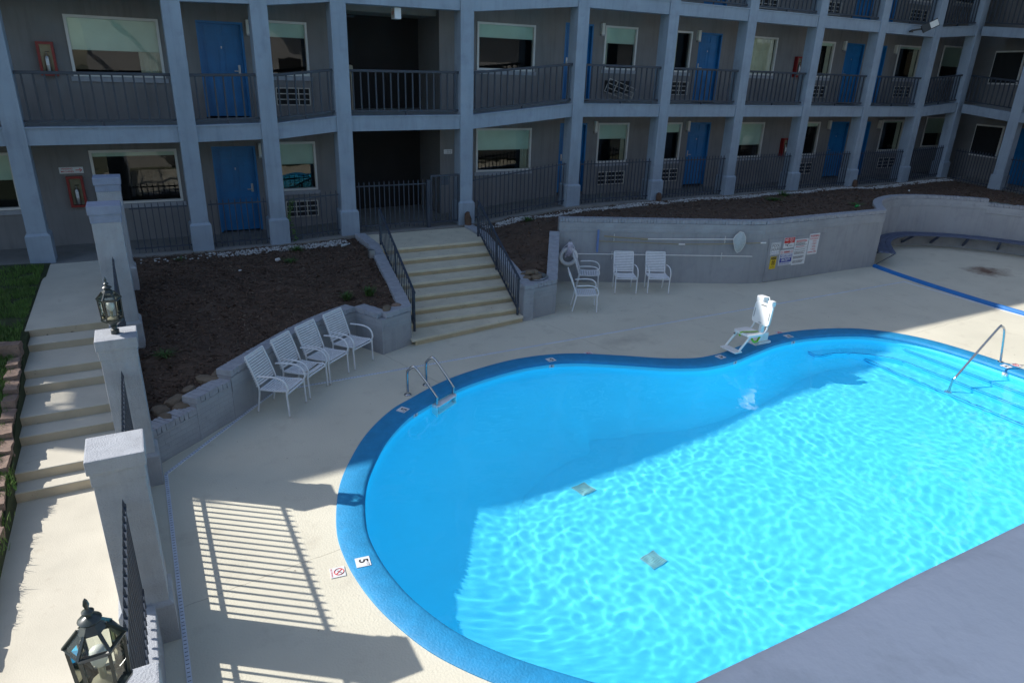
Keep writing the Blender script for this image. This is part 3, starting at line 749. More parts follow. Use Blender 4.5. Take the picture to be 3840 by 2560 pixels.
stair_rail((6.76, 12.12, .135, .97), (7.38, 15.42, 1.08, 1.97), 0, 0, 'dark blue iron handrail on the side of the steps by the bowl of rocks')

# ---- bench in the alcove
bench = thing('curved_bench', (20.5, 13.0, 0), 'long curved dark blue bench fixed to the alcove wall', 'bench')
def inset(P, d):
    out = []
    for i in range(len(P)):
        t = (P[min(i+1, len(P)-1)]-P[max(i-1, 0)]); t.z = 0; t.normalize(); out.append(P[i]+Vector((t.y, -t.x, 0))*d)
    return out
_bl = [p for p in resample(ALC+[p for p in _c2[1:]], 0.3, False)]
for k in range(3):
    o0 = inset(_bl, 0.05+0.155*k); o1 = inset(_bl, 0.05+0.155*k+0.14); mb = MB(); n = len(_bl)
    for i in range(n):
        mb.v += [(o0[i].x, o0[i].y, .46), (o1[i].x, o1[i].y, .46), (o1[i].x, o1[i].y, .415), (o0[i].x, o0[i].y, .415)]
    for i in range(n-1):
        a = 4*i; b = a+4; mb.f += [(a, a+1, b+1, b), (a+1, a+2, b+2, b+1), (a+2, a+3, b+3, b+2)]
    mb.f += [(0, 3, 2, 1), (4*n-4, 4*n-3, 4*n-2, 4*n-1)]
    mb.build('plank', 'bench_blue', bench)
_sp = resample(_bl, 1.0, False)
for i in range(1, len(_sp)-1):
    a = inset(_sp, 0.0)[i]; b = inset(_sp, 0.42)[i]
    MB().bar((a.x, a.y, .10), (b.x, b.y, .40), 0.06, 0.06).build('bracket', 'bench_blue', bench)
e0 = inset(_sp, 0.48)[0]; MB().bar((18.74, 12.10, 0.06), (e0.x+.02, e0.y+.02, .41), 0.02).build('end_stay', 'iron', bench)
# ---- low blue kerb across the deck
mb = MB(); path_ = resample(catmull([(18.66, 12.08), (18.45, 11.2), (18.28, 10.2), (18.16, 9.2), (18.08, 8.2), (18.07, 7.2), (18.1, 5.0), (18.2, 2.0)], 6, False), 0.25, False)
prof = [(-.06, -.01), (-.056, .045), (-.036, .08), (0, .093), (.036, .08), (.056, .045), (.06, -.01)]
for i, p in enumerate(path_):
    t = (path_[min(i+1, len(path_)-1)]-path_[max(i-1, 0)]).normalized(); nr = Vector((t.y, -t.x, 0))
    mb.v += [tuple(p+nr*u+Vector((0, 0, w))) for u, w in prof]
m7 = len(prof)
for i in range(len(path_)-1):
    for j in range(m7-1): mb.f.append((i*m7+j, (i+1)*m7+j, (i+1)*m7+j+1, i*m7+j+1))
mb.f.append(tuple(range(m7))); 
tag(mb.build('deck_kerb', 'curb_blue', smooth=60), 'low rounded blue kerb crossing the deck from the corner of the tall wall', 'kerb')
# ---- slot drains: white channel covers with slots
def drain(pts, label, slots=True):
    P = [Vector((x, y, 0)) for x, y in pts]; t = thing('deck_drain', (P[0].x, P[0].y, 0), label, 'drain')
    L = resample(P, 0.9, False) if len(P) == 2 else P
    for a, b in zip(L, L[1:]):
        d = (b-a).normalized(); nr = Vector((-d.y, d.x, 0))
        MB().obox((a+b)/2+Vector((0, 0, .002)), d, nr, (0, 0, 1), (b-a).length-.006, .044, .012).build('drain_cover', 'drain_white', t)
    if slots:
        mb = MB()
        for a, b in zip(L, L[1:]):
            d = (b-a).normalized(); nr = Vector((-d.y, d.x, 0)); m = int((b-a).length/0.05)
            for k in range(m):
                c = a.lerp(b, (k+.5)/m); mb.obox(c+Vector((0, 0, .0085)), d, nr, (0, 0, 1), .006, .026, .002)
        stuff(mb.build('slot', 'drain_slot', t))
drain([(-0.25, 3.0), (-0.25, 8.75)], 'white slotted drain running along the fence beside the pillars')
drain([(-0.25, 8.76), (1.45, 10.68)], 'white slotted drain along the foot of the curved brick wall')
drain([(1.46, 10.69), (18.05, 10.70)], 'long white slotted drain crossing the deck from the chairs to the blue kerb')
drain([(18.0, 10.69), (17.93, 3.0)], 'narrow slotted drain beside the low blue kerb', False)
# ================================================================ MOTEL
LV = [(-14, 3.34), (-2.0, 3.34), (1.08, 3.36), (2.78, 3.40), (4.48, 3.55), (7.645, 3.58), (11.02, 3.88), (26.4, 3.88), (28.95, 4.05), (34, 4.05)]
GZ = [(-14, .98), (2.78, .99), (4.48, 1.08), (7.645, 1.12), (11.02, 1.42), (26.4, 1.44), (28.95, 1.55), (34, 1.55)]
def lev(x): return interp(LV, x)
def gz(x): return interp(GZ, x)
CX = [-11.4, -8.1, -5.05, -2.0, 1.08, 2.78, 4.48, 7.645, 11.02, 14.08, 17.14, 20.2, 23.3, 26.4, 28.95]
YF, YB = 16.72, 18.28          # column face, room wall face
ST = 2.75                      # storey height
BD = 0.32                      # beam depth
motel = thing('motel_building', (9.0, 17.5, 1.0), 'grey motel with open galleries, blue doors and square pale blue columns', 'building')
ROOF = 12.45
# ---- columns with a wider plinth, full height, with a thin joint at each beam
for x in CX:
    g = gz(x)-0.12; pl = gz(x)+0.62
    MB().box(x-.178, x+.178, YF, YF+.40, pl-.02, ROOF-.3).build('column', 'stucco', motel, bevel=0.012)
    a, b = .178, .222; mb = MB()
    for (w, f0, f1, z) in ((b, YF-.045, YF+.445, g), (b, YF-.045, YF+.445, pl-.05), (a+.004, YF-.004, YF+.404, pl)):
        mb.v += [(x-w, f0, z), (x+w, f0, z), (x+w, f1, z), (x-w, f1, z)]
    for k in (0, 4):
        for i in range(4): j = (i+1) % 4; mb.f.append((k+i, k+j, k+4+j, k+4+i))
    mb.f.append((8, 9, 10, 11)); mb.build('column_base', 'stucco', motel)
    for s in range(3):
        z = lev(x)+ST*s
        MB().box(x-.183, x+.183, YF-.006, YF+.40, z, z+BD-.02).build('column_band', 'stucco', motel)
# ---- gallery floors: beam, lip, slab per bay and storey
def hexa(x0, x1, y0, y1, za0, za1, zb0, zb1):
    """box whose bottom/top differ at x0 (za) and x1 (zb)"""
    mb = MB(); mb.v = [(x0, y0, za0), (x1, y0, zb0), (x1, y1, zb0), (x0, y1, za0), (x0, y0, za1), (x1, y0, zb1), (x1, y1, zb1), (x0, y1, za1)]
    mb.f = [(0, 3, 2, 1), (4, 5, 6, 7), (0, 1, 5, 4), (1, 2, 6, 5), (2, 3, 7, 6), (3, 0, 4, 7)]; return mb
for i in range(len(CX)-1):
    x0, x1 = CX[i]+.178, CX[i+1]-.178
    for s in range(3):
        a, b = lev(CX[i])+ST*s, lev(CX[i+1])+ST*s
        hexa(x0, x1, YF+.03, YF+.33, a, a+BD, b, b+BD).build('beam', 'stucco', motel)
        hexa(x0, x1, YF+.005, YF+.36, a+BD, a+BD+.03, b+BD, b+BD+.03).build('slab_lip', 'stucco', motel)
        xa = CX[i] if i else CX[i]-.1
        hexa(xa, CX[i+1], YF+.36, YB+1.6, a+.14, a+BD+.02, b+.14, b+BD+.02).build('gallery_slab', 'soffit', motel)
# ground floor slab, stepping with the levels
for i in range(len(CX)-1):
    hexa(CX[i], CX[i+1], YF-.12, YB+1.6, gz(CX[i])-.4, gz(CX[i]), gz(CX[i+1])-.4, gz(CX[i+1])).build('ground_slab', 'corridor_concrete', motel)
MB().prism([(CX[0]-.2, 16.22), (-6.5, 16.38), (-3.0, 16.62), (31.8, 16.62), (31.8, 26), (CX[0]-.2, 26)], ROOF-.28, ROOF).build('roof', 'soffit', motel)
for (ya_, yb_, za_, zb_) in ((YF+.42, 26, .5, 10.5), (YF+.42, 26, 11.4, ROOF-.28), (YF+.42, 17.38, 10.5, 11.4), (18.06, 26, 10.5, 11.4)): MB().box(CX[0]-.25, CX[0]-.08, ya_, yb_, za_, zb_).build('end_wall', 'brick_wall_side', motel)
MB().box(31.6, 31.8, YB+.2, 25.7, .5, ROOF-.28).build('end_wall', 'brick_wall_side', motel)
MB().box(CX[0]-.1, 31.8, 25.7, 26, .5, ROOF-.28).build('back_wall', 'brick_wall', motel)
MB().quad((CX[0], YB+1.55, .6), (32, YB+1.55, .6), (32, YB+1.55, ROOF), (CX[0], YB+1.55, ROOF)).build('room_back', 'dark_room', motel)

# ---- openings: (kind, x0, x1), the same on every storey, plus small differences
OPEN = [('W', -9.3, -7.5), ('D', -6.9, -5.92), ('W', -4.1, -2.34), ('W', -0.90, 0.88), ('D', 1.64, 2.64), ('W', 3.00, 4.10), ('B', 4.60, 7.54), ('W', 8.64, 10.45), ('D', 11.44, 12.42), ('W', 12.82, 14.02),
        ('W', 15.01, 16.20), ('D', 16.51, 17.49), ('W', 18.26, 20.03), ('W', 21.5, 22.96), ('D', 23.62, 24.62), ('D', 24.92, 25.92), ('W', 26.62, 28.04), ('W', 29.46, 30.9)]
def opening_z(kind, x0, x1, s):
    l = lev((x0+x1)/2)+ST*s; top = l-0.285
    if kind == 'W': return top-1.21, top
    if kind == 'D': return top-2.07, top
    return (gz(x0)-.1 if s == 0 else l-ST+BD), l+.14
def wall_row(s):
    mb = MB()
    prev = CX[0]-.08
    def zb(x): return gz(x)-.05 if s == 0 else lev(x)+ST*(s-1)+BD
    def zt(x): return lev(x)+ST*s+.14
    def panel(a, b, za, zb_):
        if b-a > .002: hexa(a, b, YB, YB+.2, za[0], zb_[0], za[1], zb_[1]).build('gallery_wall', 'brick_wall', motel)
    edges = sorted(OPEN, key=lambda q: q[1])
    for kind, a, b in edges:
        # long blind runs are cut at the columns so the slopes follow
        cuts = [prev]+[c for c in CX if prev < c < a]+[a]
        for u, v in zip(cuts, cuts[1:]): panel(u, v, (zb(u), zb(v)), (zt(u), zt(v)))
        z0, z1 = opening_z(kind, a, b, s)
        if kind == 'W': panel(a, b, (zb(a), zb(b)), (z0, z0))
        if kind != 'B': panel(a, b, (z1, z1), (zt(a), zt(b)))
        prev = b
    panel(prev, 31.6, (zb(prev), zb(31.6)), (zt(prev), zt(31.6)))
for s in range(4):
    if s < 3: wall_row(s)
MB().box(CX[0]-.08, 31.6, YB, YB+.2, lev(0)+ST*2+BD, ROOF-.28).build('gallery_wall', 'brick_wall', motel)

rnd = random.Random(5)
def window(x0, x1, s, shade=None):
    z0, z1 = opening_z('W', x0, x1, s); w = .055
    o = MB().box(x0, x0+w, YB-.03, YB+.07, z0, z1).box(x1-w, x1, YB-.03, YB+.07, z0, z1).box(x0+w, x1-w, YB-.029, YB+.07, z1-w, z1).box(x0+w, x1-w, YB-.029, YB+.07, z0, z0+w).build('window', 'white_trim', motel)
    MB().quad((x0+w, YB+.048, z0+w), (x1-w, YB+.048, z0+w), (x1-w, YB+.048, z1-w), (x0+w, YB+.048, z1-w)).build('pane', 'window_glass', o)
    MB().box(x0-.05, x1+.05, YB-.045, YB+.0, z0-.10, z0-.008).build('sill', 'brick_piece', o)
    fr = shade if shade is not None else rnd.uniform(.25, .5)
    if fr < 0:      # curtains instead of a roller shade
        mb = MB(); N = 26
        for k in range(N+1):
            x = lerp(x0+.05, lerp(x0, x1, -fr), k/N); mb.v += [(x, YB+.085+.02*math.sin(k*1.9), z0+.03), (x, YB+.085+.02*math.sin(k*1.9), z1-.03)]
        for k in range(N): mb.f.append((2*k, 2*k+2, 2*k+3, 2*k+1))
        mb.build('curtain', 'curtain', o)
    else:
        if rnd.random() < .6:
            u0 = rnd.choice((0.0, 1.0)); wd_ = rnd.uniform(.12, .26)*(x1-x0); xa_ = x0+.04 if u0 == 0 else x1-.04-wd_
            mb = MB(); N = 10
            for k in range(N+1): x = xa_+wd_*k/N; mb.v += [(x, YB+.11+.015*math.sin(k*2.1), z0+.03), (x, YB+.11+.015*math.sin(k*2.1), z1-.03)]
            for k in range(N): mb.f.append((2*k, 2*k+2, 2*k+3, 2*k+1))
            mb.build('curtain', 'curtain', o)
        MB().box(x0+.03, x1-.03, YB+.058, YB+.062, z1-.05-(z1-z0)*fr, z1-.02).build('roller_shade', 'roller_shade', o)
    return o
def grille(xc, z0, z1, w, tilt=0.0, name='air_conditioner_grille'):
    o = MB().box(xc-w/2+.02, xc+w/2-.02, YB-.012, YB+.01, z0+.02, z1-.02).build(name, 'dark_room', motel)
    mb = MB(); f = .022
    x0, x1 = xc-w/2, xc+w/2; zs = [z0, lerp(z0, z1, 1/3), lerp(z0, z1, 2/3), z1]; xs = [x0, lerp(x0, x1, .31), lerp(x0, x1, .66), x1]
    for z in zs: mb.bar((x0, YB-.03, z), (x1, YB-.03, z), f)
    for x in xs: mb.bar((x, YB-.031, z0), (x, YB-.031, z1), f)
    if tilt:
        c = Vector((xc+.05, YB-.05, (z0+z1)/2-.12)); M = Matrix.Rotation(tilt, 4, 'Y') @ Matrix.Rotation(.25, 4, 'X')
        mb.v = [tuple(M @ (Vector(v)-c)+c-Vector((0.05, .10, .10))) for v in mb.v]
    mb.build('grille_frame', 'grille_white', o)
    return o
def door(x0, x1, s, hinge):
    z0, z1 = opening_z('D', x0, x1, s); y = YB+.10
    MB().box(x0, x0+.05, YB-.004, YB+.16, z0, z1).box(x1-.05, x1, YB-.004, YB+.16, z0, z1).box(x0+.05, x1-.05, YB-.003, YB+.16, z1-.05, z1).build('door_frame', 'door_blue', motel)
    a, b = x0+.05, x1-.05
    d = MB().box(a, b, y, y+.045, z0+.012, z1-.05).build('door', 'door_blue', motel)
    W = b-a; mx = (a+b)/2
    for (u0, u1) in ((a+.10*W, mx-.05*W), (mx+.05*W, b-.10*W)):
        for (v0, v1) in ((.10, .40), (.47, .80), (.85, .96)):
            h = z1-z0; mb = MB(); f = .018; p0, p1, q0, q1 = u0, u1, z0+v0*h, z0+v1*h
            # raised field with a moulding round it
            mb.box(p0+.03, p1-.03, y-.010, y, q0+.03, q1-.03)
            for (c0, c1, e0, e1) in ((p0, p1, q0, q0+f), (p0, p1, q1-f, q1), (p0, p0+f, q0+f, q1-f), (p1-f, p1, q0+f, q1-f)): mb.box(c0, c1, y-.008, y, e0, e1)
            mb.build('panel', 'door_blue', d)
    hx = b-.10 if hinge == 'L' else a+.10
    MB().box(hx-.025, hx+.025, y-.02, y, z0+.95, z0+1.15).bar((hx, y-.05, z0+1.02), (hx+(-.12 if hinge == 'L' else .12), y-.05, z0+1.02), .02).bar((hx, y-.05, z0+1.02), (hx, y, z0+1.02), .016).build('handle', 'dull_metal', d)
    MB().box(mx-.012, mx+.012, y-.012, y, z0+1.50, z0+1.55).build('peephole', 'dull_metal', d)
    return d
def wall_lamp(x, ztop):
    o = MB().box(x-.05, x+.05, YB-.11, YB, ztop-.30, ztop).build('wall_lamp', 'lamp_lens', motel, bevel=.008)
    MB().box(x-.055, x+.055, YB-.112, YB-.0, ztop-.335, ztop-.30).build('lamp_base', 'dull_metal', o)
shades = {(3, 0): .08, (3, 1): .52, (5, 0): .42, (5, 1): .25, (7, 0): .46, (7, 1): .27, (9, 0): .36, (9, 1): .35, (10, 0): .22, (10, 1): -.55, (12, 0): .6, (12, 1): -.95, (13, 0): .1, (13, 1): .08, (16, 0): .05, (16, 1): .06, (17, 0): .5, (17, 1): .6}
for k, (kind, a, b) in enumerate(OPEN):
    for s in range(2 if b < 10 else 3):
        if kind == 'W' and (s < 2 or b > 14):
            window(a, b, s, shades.get((k, s)))
        if kind == 'D': door(a, b, s, 'L' if a in (1.64, -6.9) else 'R')
for s in range(2):
    for x in (2.755, 12.70, 16.43, 23.43, 26.40): wall_lamp(x, lev(x)+ST*s-.235)
    for i, (xc, w) in enumerate(((3.66, .80), (13.45, 1.04), (15.70, 1.04), (27.36, 1.05), (22.35, 1.05), (9.5, 0))):
        if w:
            l = lev(xc)+ST*s; grille(xc, l-2.17, l-1.78, w, R(16) if (i == 1 and s == 1) else 0.0)
for xc in (27.36, 22.35, 19.2): l = lev(xc)+ST*2; grille(xc, l-2.17, l-1.78, 1.05)
# ---- breezeway between columns 4 and 5: side walls, dim stairs, on both floors
MB().box(4.42, 4.60, YB+.2, 25.6, .9, ROOF-.3).build('breezeway_wall', 'brick_wall_side', motel)
MB().box(7.54, 7.72, YB+.2, 25.6, .9, ROOF-.3).build('breezeway_wall', 'brick_wall_side', motel)
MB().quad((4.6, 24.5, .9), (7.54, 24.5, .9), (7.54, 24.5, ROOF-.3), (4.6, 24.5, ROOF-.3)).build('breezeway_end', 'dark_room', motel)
for s in range(4): MB().box(4.6, 7.54, YB+.2, 24.5, (1.08 if s == 0 else lev(6)+ST*(s-1)+.14)-.18, 1.08 if s == 0 else lev(6)+ST*(s-1)+BD).build('breezeway_floor', 'corridor_concrete', motel)
fl = lev(6)+BD
for s in range(2):
    f0 = fl if s == 0 else 1.1
    stair = MB().bar((5.75, 19.6, f0+ST-.05), (5.75, 23.2, f0+.1), .06, .25).build('inner_stair', 'balcony_iron', motel)
    for k in range(14):
        MB().box(4.62, 5.72, 19.5+.27*k, 19.78+.27*k, f0+ST-.19*k-.24, f0+ST-.19*k-.19).build('tread', 'balcony_iron', stair)
# ---- balcony railings, one per bay: rails, feet and balusters
def railing(x0, x1, s, n):
    za = lev(x0-.18)+ST*(s-1)+BD; zb = lev(x1+.18)+ST*(s-1)+BD; y = YF+.15
    o = MB().bar((x0, y, za+1.03), (x1, y, zb+1.03), .075, .06).build('balcony_railing', 'balcony_iron', motel, bevel=.01)
    MB().bar((x0, y, za+.13), (x1, y, zb+.13), .05, .045).build('bottom_rail', 'balcony_iron', o)
    MB().bar(((x0+x1)/2, y, (za+zb)/2+.02), ((x0+x1)/2, y, (za+zb)/2+.12), .035).build('foot', 'balcony_iron', o)
    h = .86; me = BAL['m']
    for i in range(n):
        u = (i+.6)/(n+.2); x = lerp(x0, x1, u); link('baluster', me, o, (x, y, lerp(za, zb, u)+.14))
BAL = {'m': MB().box(-.016, .016, -.016, .016, 0, .87).mesh('baluster', 'balcony_iron')}
for i in range(len(CX)-1):
    x0, x1 = CX[i]+.18, CX[i+1]-.18; n = int(round((x1-x0)/.19))
    railing(x0, x1, 1, n)
    if CX[i] > 13.5: railing(x0, x1, 2, n)
    if i == 0: railing(x0, x1, 3, n)
# ---- short return wing at the far right
wing = thing('motel_wing', (28.6, 15.0, 1.4), 'shadowed return wing of the motel beyond the last white gravel', 'building')
def wxy(u): return 28.95-.26*u, 16.80-u          # u metres along the wing from the corner
WB = 1.75
for k, u in enumerate((2.55, 5.4, 8.3)):
    x, y = wxy(u)
    MB().box(x-.17, x+.17, y-.18, y+.18, 1.3, ROOF-.3).build('column', 'stucco', wing, bevel=.012)
    MB().box(x-.215, x+.215, y-.22, y+.22, 1.3, 2.0).build('column_base', 'stucco', wing)
us = [0.1, 2.55, 5.4, 8.3]
for a, b in zip(us, us[1:]):
    (xa, ya), (xb, yb) = wxy(a+.15), wxy(b-.15)
    for s in range(3):
        za = 4.05-.19*min(1, a/2.5)+ST*s; zb = 4.05-.19*min(1, b/2.5)+ST*s
        mb = MB(); mb.v = [(xa-.12, ya, za), (xb-.12, yb, zb), (xb+.18, yb, zb), (xa+.18, ya, za)]; mb.v += [(p, q, r+BD) for p, q, r in mb.v]
        mb.f = [(0, 1, 2, 3), (4, 7, 6, 5), (0, 4, 5, 1), (1, 5, 6, 2), (2, 6, 7, 3), (3, 7, 4, 0)]; mb.build('beam', 'stucco', wing)
        mb = MB(); mb.v = [(xa+.18, ya, za+.14), (xb+.18, yb, zb+.14), (xb+WB+1.2, yb, zb+.14), (xa+WB+1.2, ya, za+.14)]; mb.v += [(p, q, r+.18) for p, q, r in mb.v]
        mb.f = [(0, 1, 2, 3), (4, 7, 6, 5), (0, 4, 5, 1), (1, 5, 6, 2), (2, 6, 7, 3), (3, 7, 4, 0)]; mb.build('gallery_slab', 'soffit', wing)
        if s < 2:
            o = MB().bar((xa, ya, za+BD+1.03), (xb, yb, zb+BD+1.03), .075, .06).build('balcony_railing', 'balcony_iron', wing)
            MB().bar((xa, ya, za+BD+.13), (xb, yb, zb+BD+.13), .04).build('bottom_rail', 'balcony_iron', o)
            n = int(abs(yb-ya)/.19)
            for i in range(n):
                u = (i+.5)/n; link('baluster', BAL['m'], o, (lerp(xa, xb, u), lerp(ya, yb, u), lerp(za, zb, u)+BD+.14))
wx0, wy0 = wxy(0); wx1, wy1 = wxy(9)
mb = MB(); mb.v = [(wx0+WB+.39, wy0+1.5, 1.2), (wx1+WB, wy1, 1.2), (wx1+WB, wy1, ROOF-.3), (wx0+WB+.39, wy0+1.5, ROOF-.3), (wx0+WB+.69, wy0+1.5, 1.2), (wx1+WB+.3, wy1, 1.2), (wx1+WB+.3, wy1, ROOF-.3), (wx0+WB+.69, wy0+1.5, ROOF-.3)]
mb.f = [(0, 3, 2, 1), (4, 5, 6, 7), (0, 1, 5, 4), (3, 7, 6, 2), (1, 2, 6, 5), (0, 4, 7, 3)]; mb.build('gallery_wall', 'brick_wall_side', wing)
mb = MB(); mb.v = [(wx0, wy0, 1.5), (wx1, wy1, 1.42), (wx1+3, wy1, 1.42), (wx0+3, wy0, 1.5)]; mb.f = [(0, 1, 2, 3)]; mb.build('ground_slab', 'corridor_concrete', wing)
mb = MB(); mb.v = [(wx0-.5, wy0, ROOF-.25), (wx1-.5, wy1, ROOF-.25), (wx1+6, wy1, ROOF-.25), (wx0+6, wy0, ROOF-.25)]; mb.v += [(a, b, c+.2) for a, b, c in mb.v]
mb.f = [(0, 1, 2, 3), (4, 7, 6, 5), (0, 4, 5, 1), (1, 5, 6, 2), (2, 6, 7, 3), (3, 7, 4, 0)]; mb.build('roof', 'soffit', wing)
wd = Vector((wx1-wx0, wy1-wy0, 0)).normalized(); wn = Vector((wd.y, -wd.x, 0)); wn = wn if wn.x < 0 else -wn
def wing_panel(u, w, z0, z1, m, name, parent, out=.03):
    x, y = wxy(u); c = Vector((x+WB, y, (z0+z1)/2))+wn*out
    return MB().obox(c, wd, wn, (0, 0, 1), w, .05, z1-z0).build(name, m, parent)
for s in range(2):
    z = 3.86+ST*s
    for (u, w) in ((.55, 1.3), (4.9, 1.4), (7.4, 1.4)):
        o = wing_panel(u, w, z-1.5, z-.27, 'white_trim', 'window', wing); wing_panel(u, w-.1, z-1.44, z-.33, 'wing_pane', 'pane', o, .045)
    for u in (2.3, 3.4): d = wing_panel(u, .95, z-2.35, z-.28, 'door_blue', 'door', wing); wing_panel(u+.35, .05, z-1.5, z-1.3, 'dull_metal', 'handle', d, .06)
# ================================================================ PILLARS, FENCES, LANTERNS
PX = -0.505
def pillar(y, ztop, zbase, label, plinth=None, capm='stucco_pillar'):
    t = thing('fence_pillar', (PX, y, zbase), label, 'pillar')
    MB().box(PX-.19, PX+.19, y-.19, y+.19, zbase-.1, ztop-.24).build('shaft', 'stucco_pillar', t, bevel=.01)
    pz = plinth or zbase+.45
    mb = MB()
    for (w, z) in ((.222, zbase-.1), (.222, pz-.04), (.193, pz)): mb.v += [(PX-w, y-w, z), (PX+w, y-w, z), (PX+w, y+w, z), (PX-w, y+w, z)]
    for k in (0, 4):
        for i in range(4): j = (i+1) % 4; mb.f.append((k+i, k+j, k+4+j, k+4+i))
    mb.f.append((8, 9, 10, 11)); mb.build('plinth', 'stucco_pillar', t)
    MB().box(PX-.200, PX+.200, y-.200, y+.200, ztop-.25, ztop-.12).build('cap_lower', capm, t, bevel=.008)
    MB().box(PX-.218, PX+.218, y-.218, y+.218, ztop-.13, ztop).build('cap', capm, t, bevel=.012)
    return t
YP = [3.09, 5.92, 8.75, 11.58, 14.41]
pillar(YP[0], 2.0, 0, 'rough grey pillar under the large lantern with its fence running to the bare capped pillar')
pillar(YP[1], 2.0, 0, 'bare capped grey pillar between the two lantern pillars')
pillar(YP[2], 2.0, 0, 'grey pillar carrying a lantern beside the lowest step of the brick wall')
pillar(YP[3], 3.03, .75, 'tall bare grey pillar with blue tinted cap, halfway up the path steps', 1.25, 'cap_blue')
pillar(YP[4], 3.03, .95, 'tall bare grey pillar nearest the motel, before the vending sign', None, 'cap_blue')
def picket_fence(name, p, q, zb, zt, spacing, label, group=None, rails=(.10, .12), m='iron', pw=.020, cat='fence', base=None, tip=True):
    """p, q: (x, y); zb / zt pairs give picket bottoms and tips at both ends"""
    a = Vector((p[0], p[1], 0)); b = Vector((q[0], q[1], 0)); L = (b-a).length; d = (b-a).normalized(); nr = Vector((-d.y, d.x, 0))
    t = thing(name, (p[0], p[1], zb[0]), label, cat, group)
    for (off, ref) in ((rails[0], 0), (rails[1], 1)):
        z0 = zb[0]+off if ref == 0 else zt[0]-off; z1 = zb[1]+off if ref == 0 else zt[1]-off
        MB().bar((a.x, a.y, z0), (b.x, b.y, z1), .028, .028).build('rail', m, t)
    n = max(1, int(round(L/spacing))); h = zt[0]-zb[0]
    key = (round(h, 2), m, pw)
    if key not in PK:
        mb = MB().box(-pw/2, pw/2, -pw/2, pw/2, 0, h-.05); i = len(mb.v)
        mb.v += [(-pw/2, -pw/2, h-.05), (pw/2, -pw/2, h-.05), (pw/2, pw/2, h-.05), (-pw/2, pw/2, h-.05), (0, 0, h)]
        mb.f += [(i, i+1, i+4), (i+1, i+2, i+4), (i+2, i+3, i+4), (i+3, i, i+4)]
        PK[key] = mb.mesh('picket', m)
    for k in range(n):
        u = (k+.5)/n; c = a.lerp(b, u); link('picket', PK[key], t, (c.x, c.y, lerp(zb[0], zb[1], u)))
    return t
PK = {}
G1 = 'fence panels along the motel gallery'
_g = ['the vending sign and its red cabinet', 'the column with the dried leaf', 'the air conditioner beside the dark passage']
for i, (i0, i1) in enumerate(((3, 4), (4, 5), (5, 6))):
    x0, x1 = CX[i0]+.22, CX[i1]-.22
    if i == 0: x0 = -0.28
    picket_fence('picket_fence', (x0, YF+.12), (x1, YF+.12), (gz(x0)+.02, gz(x1)+.02), (gz(x0)+1.12, gz(x1)+1.12), .125, ['dark picket fence before the wide window with chair reflections', 'dark picket fence before the blue door of the low gallery, left of the steps', 'dark picket fence before the small window next to the dark passage'][i])
picket_fence('picket_fence', (4.70, YF+.06), (6.50, YF+.06), (1.16, 1.16), (2.36, 2.36), .125, 'dark picket fence panel across the dark passage, hinged side of the gate', base=1)
MB_post = tag(MB().box(6.53, 6.62, YF+.0, YF+.09, 1.08, 2.34).build('gate_post', 'iron', bevel=.006), 'square dark steel gate post between fence panel and gate', 'post')
gate = thing('iron_gate', (6.65, YF+.05, 1.1), 'dark iron gate with flat top rail at the head of the wide steps', 'gate')
for (z, nm) in ((2.43, 'top_rail'), (1.23, 'bottom_rail')): MB().bar((6.65, YF+.05, z), (7.44, YF+.05, z), .045).build(nm, 'iron', gate)
for x in (6.66, 7.43): MB().bar((x, YF+.05, 1.21), (x, YF+.05, 2.45), .04).build('stile', 'iron', gate)
_gp = MB().box(-.011, .011, -.011, .011, 0, 1.18).mesh('gate_bar', 'iron')
for k in range(5): link('gate_bar', _gp, gate, (6.79+.128*k, YF+.05, 1.24))
MB().box(6.9, 7.15, YF+.055, YF+.07, 2.18, 2.40).build('latch_plate', 'iron', gate)
picket_fence('picket_fence', (7.87, YF+.08), (10.80, YF+.12), (1.16, 1.46), (2.38, 2.72), .125, 'dark picket fence climbing with the ramp right of the gate')
_lb = ['before the broken hanging grille room, beside the ramp', 'before the blue door of the right gallery nearest the ramp', 'before the red cabinet of the lower right gallery', 'before the curtainless pair of windows past the lower red cabinet', 'before the last blue doors of the lower gallery', 'before the last wide dark window of the lower gallery']
for k, (i0, i1) in enumerate(((8, 9), (9, 10), (10, 11), (11, 12), (12, 13), (13, 14))):
    x0, x1 = CX[i0]+.22, CX[i1]-.22
    picket_fence('picket_fence', (x0, YF+.12), (x1, YF+.12), (gz(x0)+.02, gz(x1)+.02), (gz(x0)+1.27, gz(x1)+1.27), .125, 'dark picket fence '+_lb[k])
(_xa, _ya), (_xb, _yb) = wxy(.4), wxy(2.3)
picket_fence('picket_fence', (_xa, _ya), (_xb, _yb), (1.5, 1.45), (2.75, 2.7), .13, 'dark picket fence turning the corner before the shadowed wing')
(_xa, _ya), (_xb, _yb) = wxy(2.8), wxy(5.2)
picket_fence('picket_fence', (_xa, _ya), (_xb, _yb), (1.44, 1.42), (2.7, 2.68), .13, 'dark picket fence along the shadowed wing past the corner panel')
